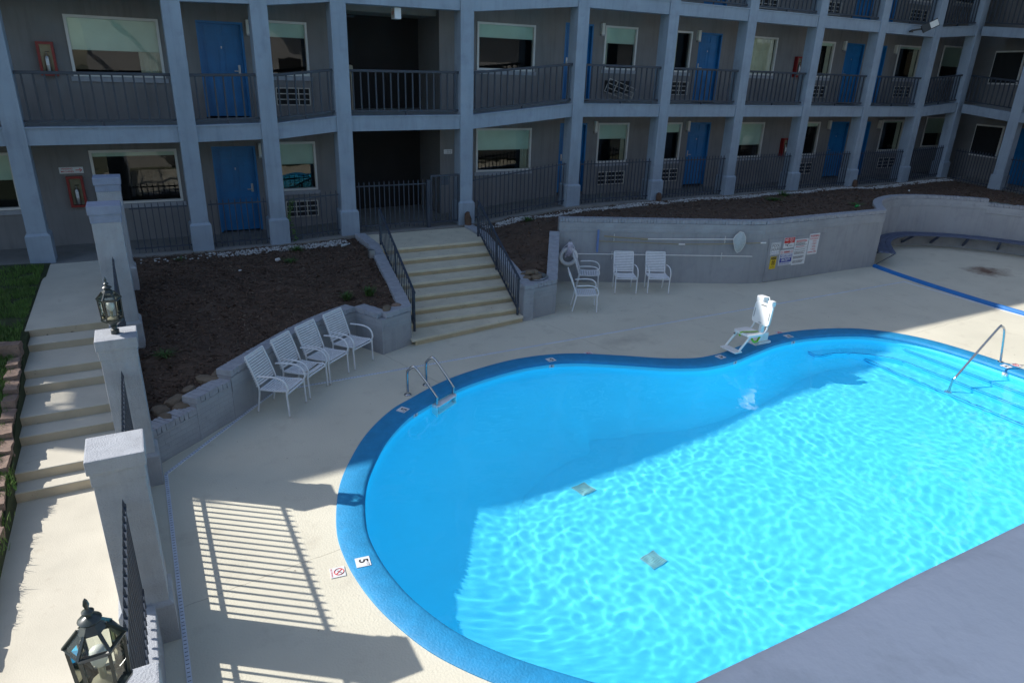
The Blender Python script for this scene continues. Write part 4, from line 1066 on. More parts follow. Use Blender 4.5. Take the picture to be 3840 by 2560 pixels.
# low walls and fences between the pillars
for (k0, k1, zt, fb, ft, lab) in ((0, 1, .46, .50, 1.64, 'the large lantern pillar and the bare capped pillar'), (1, 2, .46, .50, 1.64, 'the bare capped pillar and the smaller lantern pillar'), (2, 3, (.48, 1.08), (.52, 1.12), (1.72, 2.34), 'the smaller lantern pillar and the tall bare pillar'), (3, 4, 1.35, 1.40, 2.62, 'the two tall bare pillars')):
    y0, y1 = YP[k0]+.222, YP[k1]-.222
    zt = zt if isinstance(zt, tuple) else (zt, zt); fb = fb if isinstance(fb, tuple) else (fb, fb); ft = ft if isinstance(ft, tuple) else (ft, ft)
    tag(MB().prism([(PX-.13, y0), (PX+.075, y0), (PX+.075, y1), (PX-.13, y1)], -.2, [zt[0], zt[0], zt[1], zt[1]]).build('low_wall', 'stucco_pillar', bevel=.01), 'low grey wall under the fence between '+lab, 'wall')
    picket_fence('picket_fence', (PX, y0), (PX, y1), fb, ft, .115, 'dark pointed picket fence between '+lab, rails=(.15, .10), pw=.02)
y0 = YP[0]-.222
picket_fence('picket_fence', (PX, -1.0), (PX, y0), (.5, .5), (1.64, 1.64), .115, 'dark pointed picket fence on the open side of the large lantern pillar', rails=(.15, .10), pw=.02)
tag(MB().box(PX-.13, PX+.075, -1.0, y0, -.2, .46).build('low_wall', 'stucco_pillar', bevel=.01), 'low grey wall on the open side of the large lantern pillar', 'wall')
# ---- lanterns
def lantern(y, label):
    z = 2.0; t = thing('post_lantern', (PX, y, z), label, 'lantern')
    def hexring(r, zz_, rot=0.0): return [(PX+r*math.cos(rot+math.pi/3*k), y+r*math.sin(rot+math.pi/3*k), z+zz_) for k in range(6)]
    def frustum(r0, z0, r1, z1, m, nm, th=None, bev=0):
        mb = MB(); mb.v = hexring(r0, z0)+hexring(r1, z1)
        for k in range(6): j = (k+1) % 6; mb.f.append((k, j, 6+j, 6+k))
        mb.f += [tuple(range(5, -1, -1)), tuple(range(6, 12))]; return mb.build(nm, m, t, bevel=bev)
    MB().lathe([(.045, 0), (.045, .05), (.028, .06), (.028, .085), (.038, .09), (.038, .10)], (PX, y, z), 14).build('stem', 'lantern_green', t, smooth=40)
    frustum(.035, .10, .105, .165, 'lantern_green', 'lower_bowl')
    def band(r0, z0, r1, z1, nm, th=.022):
        mb = MB(); mb.v = hexring(r0, z0)+hexring(r1, z1)+hexring(r1-th, z1)+hexring(r0-th, z0)
        for q in range(4):
            for k in range(6): j = (k+1) % 6; mb.f.append((6*q+k, 6*q+j, 6*((q+1) % 4)+j, 6*((q+1) % 4)+k))
        return mb.build(nm, 'lantern_green', t)
    band(.118, .163, .124, .185, 'lower_band'); band(.122, .41, .135, .438, 'upper_band')
    for k in range(6):
        a = math.pi/3*k; b = math.pi/3*(k+1); r0, r1 = .108, .118
        MB().bar((PX+r0*math.cos(a), y+r0*math.sin(a), z+.18), (PX+r1*math.cos(a), y+r1*math.sin(a), z+.415), .014).build('corner_bar', 'lantern_green', t)
        MB().quad((PX+.100*math.cos(a), y+.100*math.sin(a), z+.185), (PX+.100*math.cos(b), y+.100*math.sin(b), z+.185), (PX+.110*math.cos(b), y+.110*math.sin(b), z+.41), (PX+.110*math.cos(a), y+.110*math.sin(a), z+.41)).build('pane', 'lantern_glass', t)
        MB().bar((PX+.130*math.cos(a), y+.130*math.sin(a), z+.435), (PX+.058*math.cos(a), y+.058*math.sin(a), z+.515), .014).build('roof_rib', 'lantern_green', t)
        MB().quad((PX+.125*math.cos(a), y+.125*math.sin(a), z+.436), (PX+.125*math.cos(b), y+.125*math.sin(b), z+.436), (PX+.055*math.cos(b), y+.055*math.sin(b), z+.513), (PX+.055*math.cos(a), y+.055*math.sin(a), z+.513)).build('roof_pane', 'lantern_glass', t)
    frustum(.066, .505, .030, .545, 'lantern_green', 'roof_top')
    MB().lathe([(.018, .54), (.046, .553), (.052, .563), (.044, .572), (.016, .585), (.014, .592), (.026, .602), (.027, .61), (.012, .622), (.009, .63), (.014, .648), (.009, .672), (.001, .685)], (PX, y, z), 16).build('finial', 'lantern_green', t, smooth=45)
    MB().lathe([(.02, .165), (.055, .175), (.055, .19), (.016, .21), (.016, .30)], (PX, y, z), 12).build('socket', 'bin_cream', t, smooth=40)
    MB().lathe([(.018, .28), (.036, .31), (.042, .345), (.034, .38), (.012, .395)], (PX, y, z), 12).build('bulb', 'white_plastic', t, smooth=60)
lantern(YP[0], 'large dark green six sided lantern, the one standing nearest the open end of the fence')
lantern(YP[2], 'six sided lantern on the pillar beside the lowest step of the brick wall')
# ---- kerb blocks along the path
blk = []
for k in range(4):
    r_ = random.Random(40+k); bm = bmesh.new(); bmesh.ops.create_cube(bm, size=1.0)
    bmesh.ops.subdivide_edges(bm, edges=bm.edges, cuts=3, use_grid_fill=True)
    for v in bm.verts:
        v.co.x *= .15; v.co.y *= .285; v.co.z *= .20
        e = noise.noise_vector(v.co*14+Vector((k*5, 0, 0)))*.018; v.co += e
        for ax, s_ in ((0, .075), (1, .142), (2, .10)):
            pass
    me = bpy.data.meshes.new('kerb_block'); bm.to_mesh(me); bm.free(); me.materials.append(MAT['block_brown'])
    me.polygons.foreach_set('use_smooth', [True]*len(me.polygons)); me.set_sharp_from_angle(angle=R(45)); blk.append(me)
yy = 5.65; k = 0
while yy < 11.35:
    zt = grass_z(-1.95, yy)-.03
    o = link('kerb_block', blk[k % 4], None, (-1.955+random.gauss(0, .008), yy, zt)); o.rotation_euler = (random.gauss(0, .04), random.gauss(0, .05), random.gauss(0, .05)+(math.pi if k % 2 else 0))
    tag(o, 'rough brown concrete kerb block edging the grass beside the path', 'block', 'kerb blocks edging the grass'); k += 1; yy += .31
o = link('kerb_block', blk[1], None, (-2.02, 11.52, 1.0)); o.rotation_euler = (0, 0, R(80)); tag(o, 'brown kerb block turned sideways at the top of the block edging', 'block')
o = link('kerb_block', blk[2], None, (-2.36, 11.55, 1.03)); o.rotation_euler = (0, 0, R(95)); tag(o, 'brown kerb block lying in the grass behind the sideways block', 'block')
# ================================================================ POOL CHAIRS
def make_chair():
    """local frame: faces -y, origin on the deck under the seat"""
    t = thing('strap_chair', (0, 0, 0), '', 'chair')
    r = .0145
    def arc(pts, n=5): return [tuple(p) for p in catmull(pts, n, False)]
    for sx in (-1, 1):
        x = sx*.265
        # front leg running up into the curved arm
        MB().tube(arc([(x*.98, -.275, 0), (x*.985, -.268, .22), (x, -.262, .40), (x, -.285, .47), (x, -.262, .565), (x, -.19, .625), (x, -.06, .645), (x, .12, .635), (x, .20, .625)]), r, 8).build('arm_and_front_leg', 'chair_white', t, smooth=60)
        # back upright running down into the rear leg
        xb = sx*.238
        MB().tube(arc([(xb*.94, .275, 0), (xb*.97, .232, .22), (xb, .205, .40), (xb, .245, .55), (xb, .315, .74), (xb*.99, .385, .905)]), r, 8).build('back_upright_and_leg', 'chair_white', t, smooth=60)
        MB().tube([(xb, .205, .40), (xb, -.05, .405), (xb, -.235, .425), (xb, -.262, .405)], r, 8).build('seat_rail', 'chair_white', t, smooth=60)
        for (px, py) in ((x*.98, -.275), (xb*.94, .275)):
            MB().lathe([(.017, 0), (.017, .025)], (px, py, 0.001), 8).build('foot_cap', 'grille_white', t)
    MB().tube([(-.262, -.262, .385), (.262, -.262, .385)], r, 8).build('front_crossbar', 'chair_white', t, smooth=60)
    MB().tube([(-.238, .205, .385), (.238, .205, .385)], r, 8).build('rear_crossbar', 'chair_white', t, smooth=60)
    MB().tube([(-.236, .385, .905), (.236, .385, .905)], r*1.05, 8).build('top_crossbar', 'chair_white', t, smooth=60)
    back = catmull([(0, .215, .44), (0, .245, .55), (0, .315, .74), (0, .382, .892)], 6, False)
    bp = resample(back, (sum((b-a).length for a, b in zip(back, back[1:])))/12, False)
    for k in range(12):
        p, q = bp[k], bp[min(k+1, len(bp)-1)]; c = (p+q)/2; d = (q-p).normalized(); nr = Vector((1, 0, 0)).cross(d)
        mb = MB(); N = 6
        for j in range(N+1):
            u = j/N; x = lerp(-.255, .255, u); sag = .012*math.sin(math.pi*u)
            for (dd, nn) in ((-.0138, -.015), (.0138, -.015), (.0138, -.019), (-.0138, -.019)):
                mb.v.append(tuple(c+Vector((x, 0, 0))+d*dd+nr*(nn*-1 if False else nn)+nr*sag))
        for j in range(N):
            for e in range(4): e2 = (e+1) % 4; mb.f.append((4*j+e, 4*j+e2, 4*j+4+e2, 4*j+4+e))
        mb.f += [(3, 2, 1, 0), (4*N, 4*N+1, 4*N+2, 4*N+3)]; mb.build('back_strap', 'strap_white', t)
    seat = [Vector((0, lerp(.19, -.225, k/10), .418+.010*(k/10)-.02*math.sin(math.pi*k/10)*.5)) for k in range(11)]+[Vector((0, -.255, .415))]
    for k in range(11):
        p, q = seat[k], seat[k+1]; c = (p+q)/2; d = (q-p).normalized(); nr = d.cross(Vector((1, 0, 0))); nr = nr if nr.z > 0 else -nr
        mb = MB(); N = 6
        for j in range(N+1):
            u = j/N; x = lerp(-.252, .252, u); sag = -.012*math.sin(math.pi*u)
            for (dd, nn) in ((-.0145, .004), (.0145, .004), (.0145, 0), (-.0145, 0)):
                mb.v.append(tuple(c+Vector((x, 0, 0))+d*dd*(.8 if k == 10 else 1)+nr*(nn+sag)))
        for j in range(N):
            for e in range(4): e2 = (e+1) % 4; mb.f.append((4*j+e, 4*j+e2, 4*j+4+e2, 4*j+4+e))
        mb.f += [(3, 2, 1, 0), (4*N, 4*N+1, 4*N+2, 4*N+3)]; mb.build('seat_strap', 'strap_white', t)
    return t
proto = make_chair()
CH = [(1.455, 10.045, 50, 'white strap chair at the end of the row of four, next to the stepped wall'),
      (1.91, 10.54, 44.4, 'white strap chair in the row of four, second from the stepped wall, seat strap missing'),
      (2.37, 10.94, 39.5, 'white strap chair in the row of four, second from the brick corner block'),
      (2.93, 11.35, 36, 'white strap chair at the end of the row of four, against the brick corner block'),
      (10.25, 13.00, -26.7, 'white strap chair with its back to the tall wall, nearer the life ring'),
      (11.00, 12.68, -26.7, 'white strap chair with its back to the tall wall, farther from the life ring'),
      (8.52, 12.195, 61.3, 'white strap chair turned sideways beside the block with the bowl of rocks'),
      (9.50, 13.52, 55, 'white strap chair turned sideways directly under the life ring')]
for k, (x, y, a, lab) in enumerate(CH):
    o = proto if k == 0 else copy_tree(proto)
    o.location = (x, y, 0.0); o.rotation_euler = (0, 0, R(a)); o['label'] = lab; o['group'] = 'white strap chairs on the pool deck'
    if k == 1:      # one seat strap is missing on this chair
        ss = sorted([c for c in o.children if c.name.startswith('seat_strap')], key=lambda c: c.name)
        bpy.data.objects.remove(ss[8])

# ================================================================ POOL LADDER, HANDRAIL, LIFT
ld = thing('pool_ladder', (3.6, 9.75, 0), 'stainless pool ladder with white treads and two looped handrails', 'ladder')
for (b, w) in (((3.385, 9.67), (3.735, 9.27)), ((3.80, 9.90), (4.135, 9.52))):
    d = Vector((w[0]-b[0], w[1]-b[1], 0)).normalized(); B = Vector((*b, 0)); Wp = Vector((*w, 0))
    pts = [B, B+Vector((0, 0, .38)), B+Vector((0, 0, .46))+d*.035, B+Vector((0, 0, .515))+d*.10, B+Vector((0, 0, .50))+d*.17, Wp+Vector((0, 0, .10))-d*.025, Wp+Vector((0, 0, .03)), Wp+Vector((0, 0, -.15)), Wp+Vector((0, 0, -.72))]
    MB().tube([tuple(p) for p in resample(catmull([tuple(p) for p in pts], 6, False), .03, False)], .0215, 10).build('handrail', 'steel', ld, smooth=60)
    MB().lathe([(.062, .0), (.062, .012), (.045, .022), (.03, .026)], (b[0], b[1], .002), 16).build('base_flange', 'steel', ld, smooth=30)
a = Vector((3.735, 9.27, 0)); b = Vector((4.135, 9.52, 0)); dx = (b-a).normalized(); nr = Vector((-dx.y, dx.x, 0))
for z in (-.085, -.34, -.59):
    o = MB().obox((a+b)/2+nr*.03+Vector((0, 0, z)), dx, nr, (0, 0, 1), (b-a).length+.03, .17, .03).build('tread', 'white_plastic', ld, bevel=.006)
    o.cycles.is_caustics_receiver = True
MB().obox(a-dx*.028+nr*.04+Vector((0, 0, -.34)), dx, nr, (0, 0, 1), .012, .15, .55).build('side_plate', 'white_plastic', ld)
MB().obox(b+dx*.028+nr*.04+Vector((0, 0, -.34)), dx, nr, (0, 0, 1), .012, .15, .55).build('side_plate', 'white_plastic', ld)
hr = thing('pool_handrail', (14.35, 6.26, 0), 'single stainless handrail sloping into the shallow end steps', 'handrail')
pts = [(14.35, 6.26, 0), (14.22, 6.28, .55), (14.15, 6.285, .72), (14.05, 6.29, .785), (13.93, 6.30, .74), (13.10, 6.33, -.03), (13.02, 6.335, -.12), (12.98, 6.34, -.2), (12.93, 6.34, -.83)]
MB().tube([tuple(p) for p in resample(catmull(pts, 6, False), .04, False)], .021, 10).build('rail', 'steel', hr, smooth=60)
MB().lathe([(.07, 0), (.07, .012), (.05, .022), (.03, .026)], (14.35, 6.26, .002), 16).build('base_flange', 'steel', hr, smooth=30)
MB().lathe([(.06, 0), (.06, .02), (.03, .03)], (12.93, 6.34, -.829), 14).build('foot_flange', 'white_plastic', hr)

lf = thing('pool_lift', (10.65, 8.98, .02), 'white pool lift seat with footrest and lime green strap on the coping', 'pool lift')
YA, YC = 8.53, 8.93
def rounded(y0, y1, u0, u1, r, n=5):
    out = []
    for (cy, cu, a0) in ((y1-r, u1-r, 0), (y0+r, u1-r, 90), (y0+r, u0+r, 180), (y1-r, u0+r, 270)):
        for k in range(n+1): a = R(a0+90*k/n); out.append((cy+r*math.cos(a), cu+r*math.sin(a)))
    return out
def slab(poly, fn, th, m, nm, bev=0):
    """poly in (y, u); fn(y, u, w) -> world point, w thickness"""
    mb = MB(); n = len(poly); mb.v = [tuple(fn(y, u, 0)) for y, u in poly]+[tuple(fn(y, u, th)) for y, u in poly]
    mb.f = [tuple(range(n)), tuple(range(2*n-1, n-1, -1))]+[(k, n+k, n+(k+1) % n, (k+1) % n) for k in range(n)]
    bm = bmesh.new(); mesh_ = bpy.data.meshes.new('x'); mesh_.from_pydata(mb.v, [], mb.f); bm.from_mesh(mesh_); bmesh.ops.recalc_face_normals(bm, faces=bm.faces); bm.to_mesh(mesh_); bm.free()
    mb2 = MB(); mb2.v = [tuple(v.co) for v in mesh_.vertices]; mb2.f = [tuple(p.vertices) for p in mesh_.polygons]; bpy.data.meshes.remove(mesh_)
    return mb2.build(nm, m, lf, bevel=bev)
seatf = lambda y, u, w: Vector((u, y, .40+w+.10*(10.2-u)*.3))
slab(rounded(YA-.02, YC+.02, 9.84, 10.22, .06), seatf, .045, 'white_plastic', 'seat')
bk = slab(rounded(YA-.01, YC+.02, .56, .98, .07), lambda y, u, w: Vector((10.30+w+(u-.56)*.12, y, u)), .04, 'white_plastic', 'backrest')
for (y0, y1, u0, u1) in ((8.66, 8.80, .925, .945), (8.69, 8.77, .585, .60), (8.545, 8.56, .66, .84), (8.905, 8.92, .66, .84)):
    slab(rounded(y0, y1, u0, u1, .007, 2), lambda y, u, w: Vector((10.296+w+(u-.56)*.12, y, u)), .003, 'dull_metal', 'back_slot')
for yk in (YA+.03, YC-.03):
    MB().tube([(9.90, yk, .40), (9.70, yk, .20), (9.66, yk, .15)], .022, 8).build('leg_tube', 'white_plastic', lf, smooth=60)
    MB().tube([(10.18, yk, .40), (10.27, yk, .42), (10.33, yk, .50), (10.36, yk, .80)], .016, 8).build('back_tube', 'white_plastic', lf, smooth=60)
MB().box(9.54, 9.72, YA, YC, .125, .150).build('footrest', 'white_plastic', lf, bevel=.008)
MB().bar((10.37, 8.73, .38), (10.42, 8.73, .95), .09, .07).build('mast', 'white_plastic', lf, bevel=.012)
MB().bar((10.30, 8.74, .36), (10.70, 8.98, .20), .09, .09).build('swing_arm', 'white_plastic', lf, bevel=.012)
MB().box(10.45, 10.88, 8.86, 9.12, .022, .07).build('base_plate', 'white_plastic', lf, bevel=.012)
MB().box(10.55, 10.82, 8.89, 9.07, .07, .26).build('drive_housing', 'white_plastic', lf, bevel=.03)
MB().lathe([(.05, 0), (.05, .03), (.02, .035)], (10.48, 8.88, .07), 12).build('bolt_cap', 'grille_white', lf, smooth=40)
MB().box(10.36, 10.50, 8.78, 8.96, .95, 1.08).build('control_box', 'white_plastic', lf, bevel=.02)
MB().box(10.36, 10.47, 8.56, 8.68, .94, 1.05).build('battery_box', 'white_plastic', lf, bevel=.02)
MB().tube([(10.40, 8.66, 1.04), (10.42, 8.71, 1.10), (10.42, 8.77, 1.08)], .01, 6).build('carry_loop', 'white_plastic', lf)
mb = MB()
for k, (x, z) in enumerate(((10.18, .462), (10.0, .470), (9.86, .474), (9.835, .45), (9.86, .36), (9.98, .30))):
    yk = lerp(8.60, 8.80, k/5); mb.v += [(x, yk, z), (x, yk+.05, z)]
for k in range(5): mb.f.append((2*k, 2*k+1, 2*k+3, 2*k+2))
mb.build('belt', 'lime_strap', lf)
MB().tube([(9.99, 8.58, .34), (10.12, 8.64, .24), (10.3, 8.72, .20), (10.45, 8.80, .24)], .022, 8).build('under_belt', 'lime_strap', lf, smooth=60)
MB().lathe([(.02, 0), (.02, .012)], (9.845, YC-.03, .37), 10).build('hinge_knob', 'cap_black', lf)

# ================================================================ DEPTH MARKERS, DRAIN GRATES
def marker(x, y, ang, num, label, nodive=False):
    z = .026 if not nodive else .006
    t = thing('no_diving_tile' if nodive else 'depth_tile', (x, y, z), label, 'marker')
    rt = Vector((math.cos(R(ang)), math.sin(R(ang)), 0)); up = Vector((-rt.y, rt.x, 0))
    MB().obox((x, y, z), rt, up, (0, 0, 1), .155, .155, .006).build('tile', 'sign_white', t)
    o = Vector((x, y, z+.0045))
    if nodive:
        ringp = [tuple(o+(rt*math.cos(a)+up*math.sin(a))*.05+up*.015) for a in [2*math.pi*k/20 for k in range(20)]]
        MB().tube(ringp, .0055, 4, closed=True).build('ring', 'red_print', t)
        MB().bar(o+rt*-.036+up*.05, o+rt*.036+up*-.02, .009, .003).build('slash', 'red_print', t)
        MB().bar(o+rt*.03+up*.04+Vector((0, 0, -.001)), o+rt*-.02+up*0+Vector((0, 0, -.001)), .012, .003).build('diver', 'grey_print', t)
        text('NO DIVING', .026, o+up*-.062, rt, up, 'red_print', t)
    else:
        text(num, .135, o+rt*-.012+up*.005, rt, up, 'black_print', t, bold=.02)
        text('FT', .045, o+rt*.052+up*.045, rt, up, 'black_print', t)
marker(1.53, 5.97, -97, '5', 'white depth tile reading 5 on the sunlit coping')
marker(1.25, 5.95, -97, '', 'white no diving tile beside the sunlit coping depth tile', True)
marker(3.12, 9.16, -145, '5', 'white depth tile reading 5 on shaded coping beside the ladder')
marker(6.29, 9.93, 180, '5', 'white depth tile reading 5 on shaded coping between ladder and lift')
marker(7.14, 9.93, 170, '', 'white no diving tile on the shaded deck between ladder and lift', True)
marker(9.37, 8.72, 185, '4', 'white depth tile reading 4 beside the footrest of the lift')
marker(11.53, 8.98, 178, '3', 'white depth tile reading 3 on the shaded coping past the lift')
marker(11.56, 9.24, 178, '', 'white no diving tile on the shaded deck past the lift', True)
marker(14.20, 6.08, 88, '3', 'white depth tile reading 3 beside the stainless handrail')
marker(14.50, 6.05, 88, '', 'white no diving tile beside the stainless handrail', True)
def wall_marker(x, y, s, label):
    j = min(range(NP), key=lambda i: (POOL[i].x-x)**2+(POOL[i].y-y)**2); p = POOL[j]; t_ = (POOL[(j+1) % NP]-POOL[j-1]).normalized(); n_ = Vector((-t_.y, t_.x, 0))
    c = Vector((p.x, p.y, -.088))+n_*.004
    t = thing('waterline_marker', tuple(c), label, 'marker')
    MB().obox(c, t_, n_, (0, 0, 1), .10, .004, .06).build('tile', 'sign_white', t)
    text(s, .06, c+n_*.004, -t_, (0, 0, 1), 'black_print', t, bold=.02)
wall_marker(3.35, 9.13, '5', 'small waterline marker reading 5 beside the ladder'); wall_marker(6.29, 9.88, '5', 'small waterline marker reading 5 between ladder and lift')
wall_marker(9.6, 8.58, '4', 'small waterline marker reading 4 below the lift footrest'); wall_marker(11.6, 8.88, '3', 'small waterline marker reading 3 past the lift')
wall_marker(14.08, 6.05, '3', 'small waterline marker reading 3 beside the stainless handrail')
for (x, y, lab) in ((5.26, 7.17, 'square drain grate on the pool floor nearer the shadow edge'), (5.24, 5.48, 'square drain grate on the pool floor out in the sunlit water')):
    t = thing('drain_grate', (x, y, -1.51), lab, 'grate'); M_ = Matrix.Rotation(R(8), 3, 'Z'); rt = M_ @ Vector((1, 0, 0)); up = M_ @ Vector((0, 1, 0)); c = Vector((x, y, pool_depth(x, y)+.012))
    o = MB().obox(c, rt, up, (0, 0, 1), .27, .27, .012).build('frame', 'grate_green', t); o.cycles.is_caustics_receiver = True
    for k in range(9):
        MB().obox(c+up*(-.12+.03*k)+Vector((0, 0, .008)), rt, up, (0, 0, 1), .24, .006, .004).build('slot', 'slot_green', t).cycles.is_caustics_receiver = True

# ================================================================ LIFE RING, POLES AND NET ON THE TALL WALL
wd2 = Vector((13.11-9.13, 12.53-14.35, 0)).normalized(); wn2 = Vector((wd2.y, -wd2.x, 0)); wn2 = wn2 if wn2.y < 0 else -wn2
def WP(x, z, out=.06):
    y = 14.33+(x-9.10)*(12.53-14.33)/(13.11-9.10); return Vector((x, y, z))+wn2*out
c = WP(9.34, .69, .09)
lr = thing('life_ring', tuple(c), 'white life ring hung on the tall wall with its throwing rope', 'life ring')
rp = [c+(wd2*math.cos(a)+Vector((0, 0, 1))*math.sin(a))*.195 for a in [2*math.pi*k/28 for k in range(28)]]
MB().tube([tuple(p) for p in rp], .052, 12, closed=True).build('ring', 'white_plastic', lr, smooth=60)
r_ = random.Random(9)
for k in range(16):
    top = WP(9.37+r_.gauss(0, .02), 1.07, .10); dx_ = r_.gauss(0, .09); ln = r_.uniform(.22, .45)
    pts = [top, top+wd2*(dx_*.6-.02)+Vector((0, 0, -ln*.5))+wn2*r_.uniform(0, .06), top+wd2*dx_+Vector((0, 0, -ln))+wn2*r_.uniform(.02, .08), top+wd2*(dx_+.05)+Vector((0, 0, -ln*.55))+wn2*r_.uniform(.0, .06), top+wd2*.02]
    MB().tube([tuple(p) for p in catmull([tuple(p) for p in pts], 5, False)], .0055, 5).build('rope_loop', 'rope', lr)
MB().tube([tuple(WP(9.37, 1.12, 0)), tuple(WP(9.37, 1.06, .11))], .008, 6).build('hook', 'dull_metal', lr)
def pole(name, pts, r, m, label, cat='pole'):
    t = thing(name, tuple(pts[0]), label, cat); MB().tube([tuple(p) for p in pts], r, 8).build('shaft', m, t, smooth=60); return t
nt_ = pole('pool_skimmer_net', [WP(11.1, 1.17, .09), WP(12.0, 1.18, .09), WP(13.2, 1.20, .09)], .014, 'pole_white', 'skimmer net with white bag on a long pole, uppermost on the tall wall', 'net')
MB().tube([tuple(WP(10.14, 1.23, .09)), tuple(WP(10.6, 1.195, .09)), tuple(WP(11.15, 1.17, .09))], .017, 8).build('handle_section', 'pole_tan', nt_, smooth=60)
MB().tube([tuple(WP(11.0, 1.172, .09)), tuple(WP(11.16, 1.17, .09))], .026, 8).build('clamp', 'pole_tan', nt_, smooth=60)
mb = MB(); N = 14
prof_ = [(13.18, 1.20, .09, .012), (13.26, 1.30, .10, .05), (13.33, 1.40, .10, .03), (13.42, 1.36, .10, .05), (13.47, 1.16, .10, .055), (13.42, 1.02, .12, .06), (13.36, .92, .13, .045), (13.31, .86, .13, .01)]
ring_top = [WP(x, z, o) for x, z, o in ((13.18, 1.2, .09), (13.22, 1.30, .10), (13.31, 1.40, .11), (13.40, 1.38, .11), (13.47, 1.25, .11), (13.48, 1.12, .11), (13.44, 1.0, .12), (13.38, .90, .13), (13.31, .86, .13), (13.25, .93, .13), (13.21, 1.06, .12))]
cc = sum(ring_top, Vector())/len(ring_top); n = len(ring_top)
mb.v = [tuple(p) for p in ring_top]+[tuple(p.lerp(cc, .35)+wn2*.05) for p in ring_top]+[tuple(p.lerp(cc, .7)+wn2*.075) for p in ring_top]+[tuple(cc+wn2*.085)]
for k in range(n):
    j = (k+1) % n; mb.f += [(k, j, n+j, n+k), (n+k, n+j, 2*n+j, 2*n+k), (2*n+k, 2*n+j, 3*n)]
mb.build('net_bag', 'net_mesh', nt_, smooth=70)
MB().tube([tuple(p) for p in ring_top], .007, 6, closed=True).build('hoop', 'pole_white', nt_)
br = pole('pool_brush', [WP(10.03, 1.10, .09), WP(11.0, 1.075, .09), WP(12.0, 1.05, .09), WP(13.0, 1.075, .09), WP(13.95, 1.12, .09)], .014, 'pole_tan', 'blue pool brush standing upright on the end of a tan pole', 'brush')
MB().obox(WP(10.0, 1.10, .09), wd2, wn2, (0, 0, 1), .05, .06, .57).build('brush_head', 'brush_blue', br, bevel=.012)
MB().tube([tuple(WP(11.9, 1.05, .09)), tuple(WP(12.05, 1.05, .09))], .021, 8).build('clamp', 'pole_white', br, smooth=60)
MB().tube([tuple(WP(13.85, 1.115, .09)), tuple(WP(13.98, 1.12, .09))], .020, 8).build('end_grip', 'pole_white', br, smooth=60)
hk = pole('reach_pole', [WP(9.55, .765, .09), WP(11.0, .765, .09), WP(13.7, .76, .09)], .013, 'pole_white', 'plain white reaching pole, lowest on the tall wall')
for (x, z, own) in ((10.38, 1.18, nt_), (13.0, 1.17, nt_), (10.36, .735, hk), (12.97, .735, hk)):
    MB().obox(WP(x, z, .06), wd2, wn2, (0, 0, 1), .014, .02, .20).build('bracket', 'white_trim', own)
    MB().bar(WP(x, z-.03, .0), WP(x, z-.03, .11), .014).build('bracket_arm', 'white_trim', own)

# ================================================================ SIGNS
YW = 12.17
def sign(name, x0, x1, z0, z1, m, label, out=.03):
    t = thing(name, ((x0+x1)/2, YW-out, z0), label, 'sign'); MB().box(x0, x1, YW-out, YW-out+.012, z0, z1).build('panel', m, t); return t
RT, UP = (1, 0, 0), (0, 0, 1)
tag(MB().box(14.19, 16.30, YW-.018, YW+.05, .02, 1.17).build('sign_board', 'wall_plain', bevel=.006), 'grey painted board carrying the pool signs on the tall wall', 'board')
YS = YW-.0325
def lines(t, x0, x1, zs, h, m, seed, left=True):
    r__ = random.Random(seed)
    for z in zs:
        mb = MB(); x = x0; xe = x1-(r__.uniform(0, .25)*(x1-x0))
        while x < xe:
            w = r__.uniform(.012, .045); mb.box(x, min(x+w, xe), YS-.0012, YS, z-h/2, z+h/2); x += w+.010
        mb.build('small_print', m, t)
t = sign('pool_hours_sign', 14.27, 14.61, .735, 1.065, 'sign_white', 'white pool hours sign with black border on the grey board')
for (a, b, c_, d) in ((14.285, 14.595, 1.045, 1.05), (14.285, 14.595, .75, .755), (14.285, 14.29, .755, 1.045), (14.59, 14.595, .755, 1.045)): MB().box(a, b, YS-.001, YS, c_, d).build('border', 'black_print', t)
text('POOL', .105, (14.44, YS-.001, .98), RT, UP, 'black_print', t); text('HOURS', .105, (14.44, YS-.001, .885), RT, UP, 'black_print', t, wide=.85); text('10:00 AM - 10:00 PM', .032, (14.44, YS-.001, .80), RT, UP, 'blue_print', t)
t = sign('caution_sign', 14.32, 14.535, .36, .69, 'yellow_sign', 'yellow caution no diving sign below the pool hours sign')
MB().box(14.33, 14.525, YS-.001, YS, .615, .68).build('header', 'black_print', t); text('CAUTION', .045, (14.428, YS-.002, .647), RT, UP, 'yellow_sign', t, wide=.9)
MB().tube([(14.428+.065*math.cos(a), YS-.001, .525+.07*math.sin(a)) for a in [2*math.pi*k/24 for k in range(24)]], .006, 4, closed=True).build('ring', 'black_print', t)
MB().bar((14.385, YS-.001, .57), (14.47, YS-.001, .48), .006, .012).build('slash', 'black_print', t); MB().bar((14.46, YS-.001, .565), (14.40, YS-.001, .49), .006, .018).build('diver', 'black_print', t)
text('NO DIVING', .030, (14.428, YS-.001, .405), RT, UP, 'black_print', t)
t = sign('no_food_sign', 14.72, 15.11, .885, 1.165, 'sign_white', 'red and white no food or beverages sign at the top of the board')
MB().box(14.725, 15.105, YS-.001, YS, 1.015, 1.16).build('red_field', 'red_print', t); text('NO', .085, (14.81, YS-.002, 1.105), RT, UP, 'sign_white', t, bold=.02)
for k, w_ in enumerate(('FOOD OR', 'BEVERAGES', 'IN POOL', 'AREA')): text(w_, .034, (14.99, YS-.002, 1.14-.033*k), RT, UP, 'sign_white', t, bold=.01)
MB().tube([(14.93, YS-.002, 1.01), (14.86, YS-.002, .98), (14.84, YS-.002, .945), (14.90, YS-.002, .925)], .007, 5).build('crab_drawing', 'black_print', t); lines(t, 14.76, 14.86, (.985, .965), .012, 'grey_print', 1); lines(t, 14.93, 15.08, (.955, .935), .012, 'grey_print', 2)
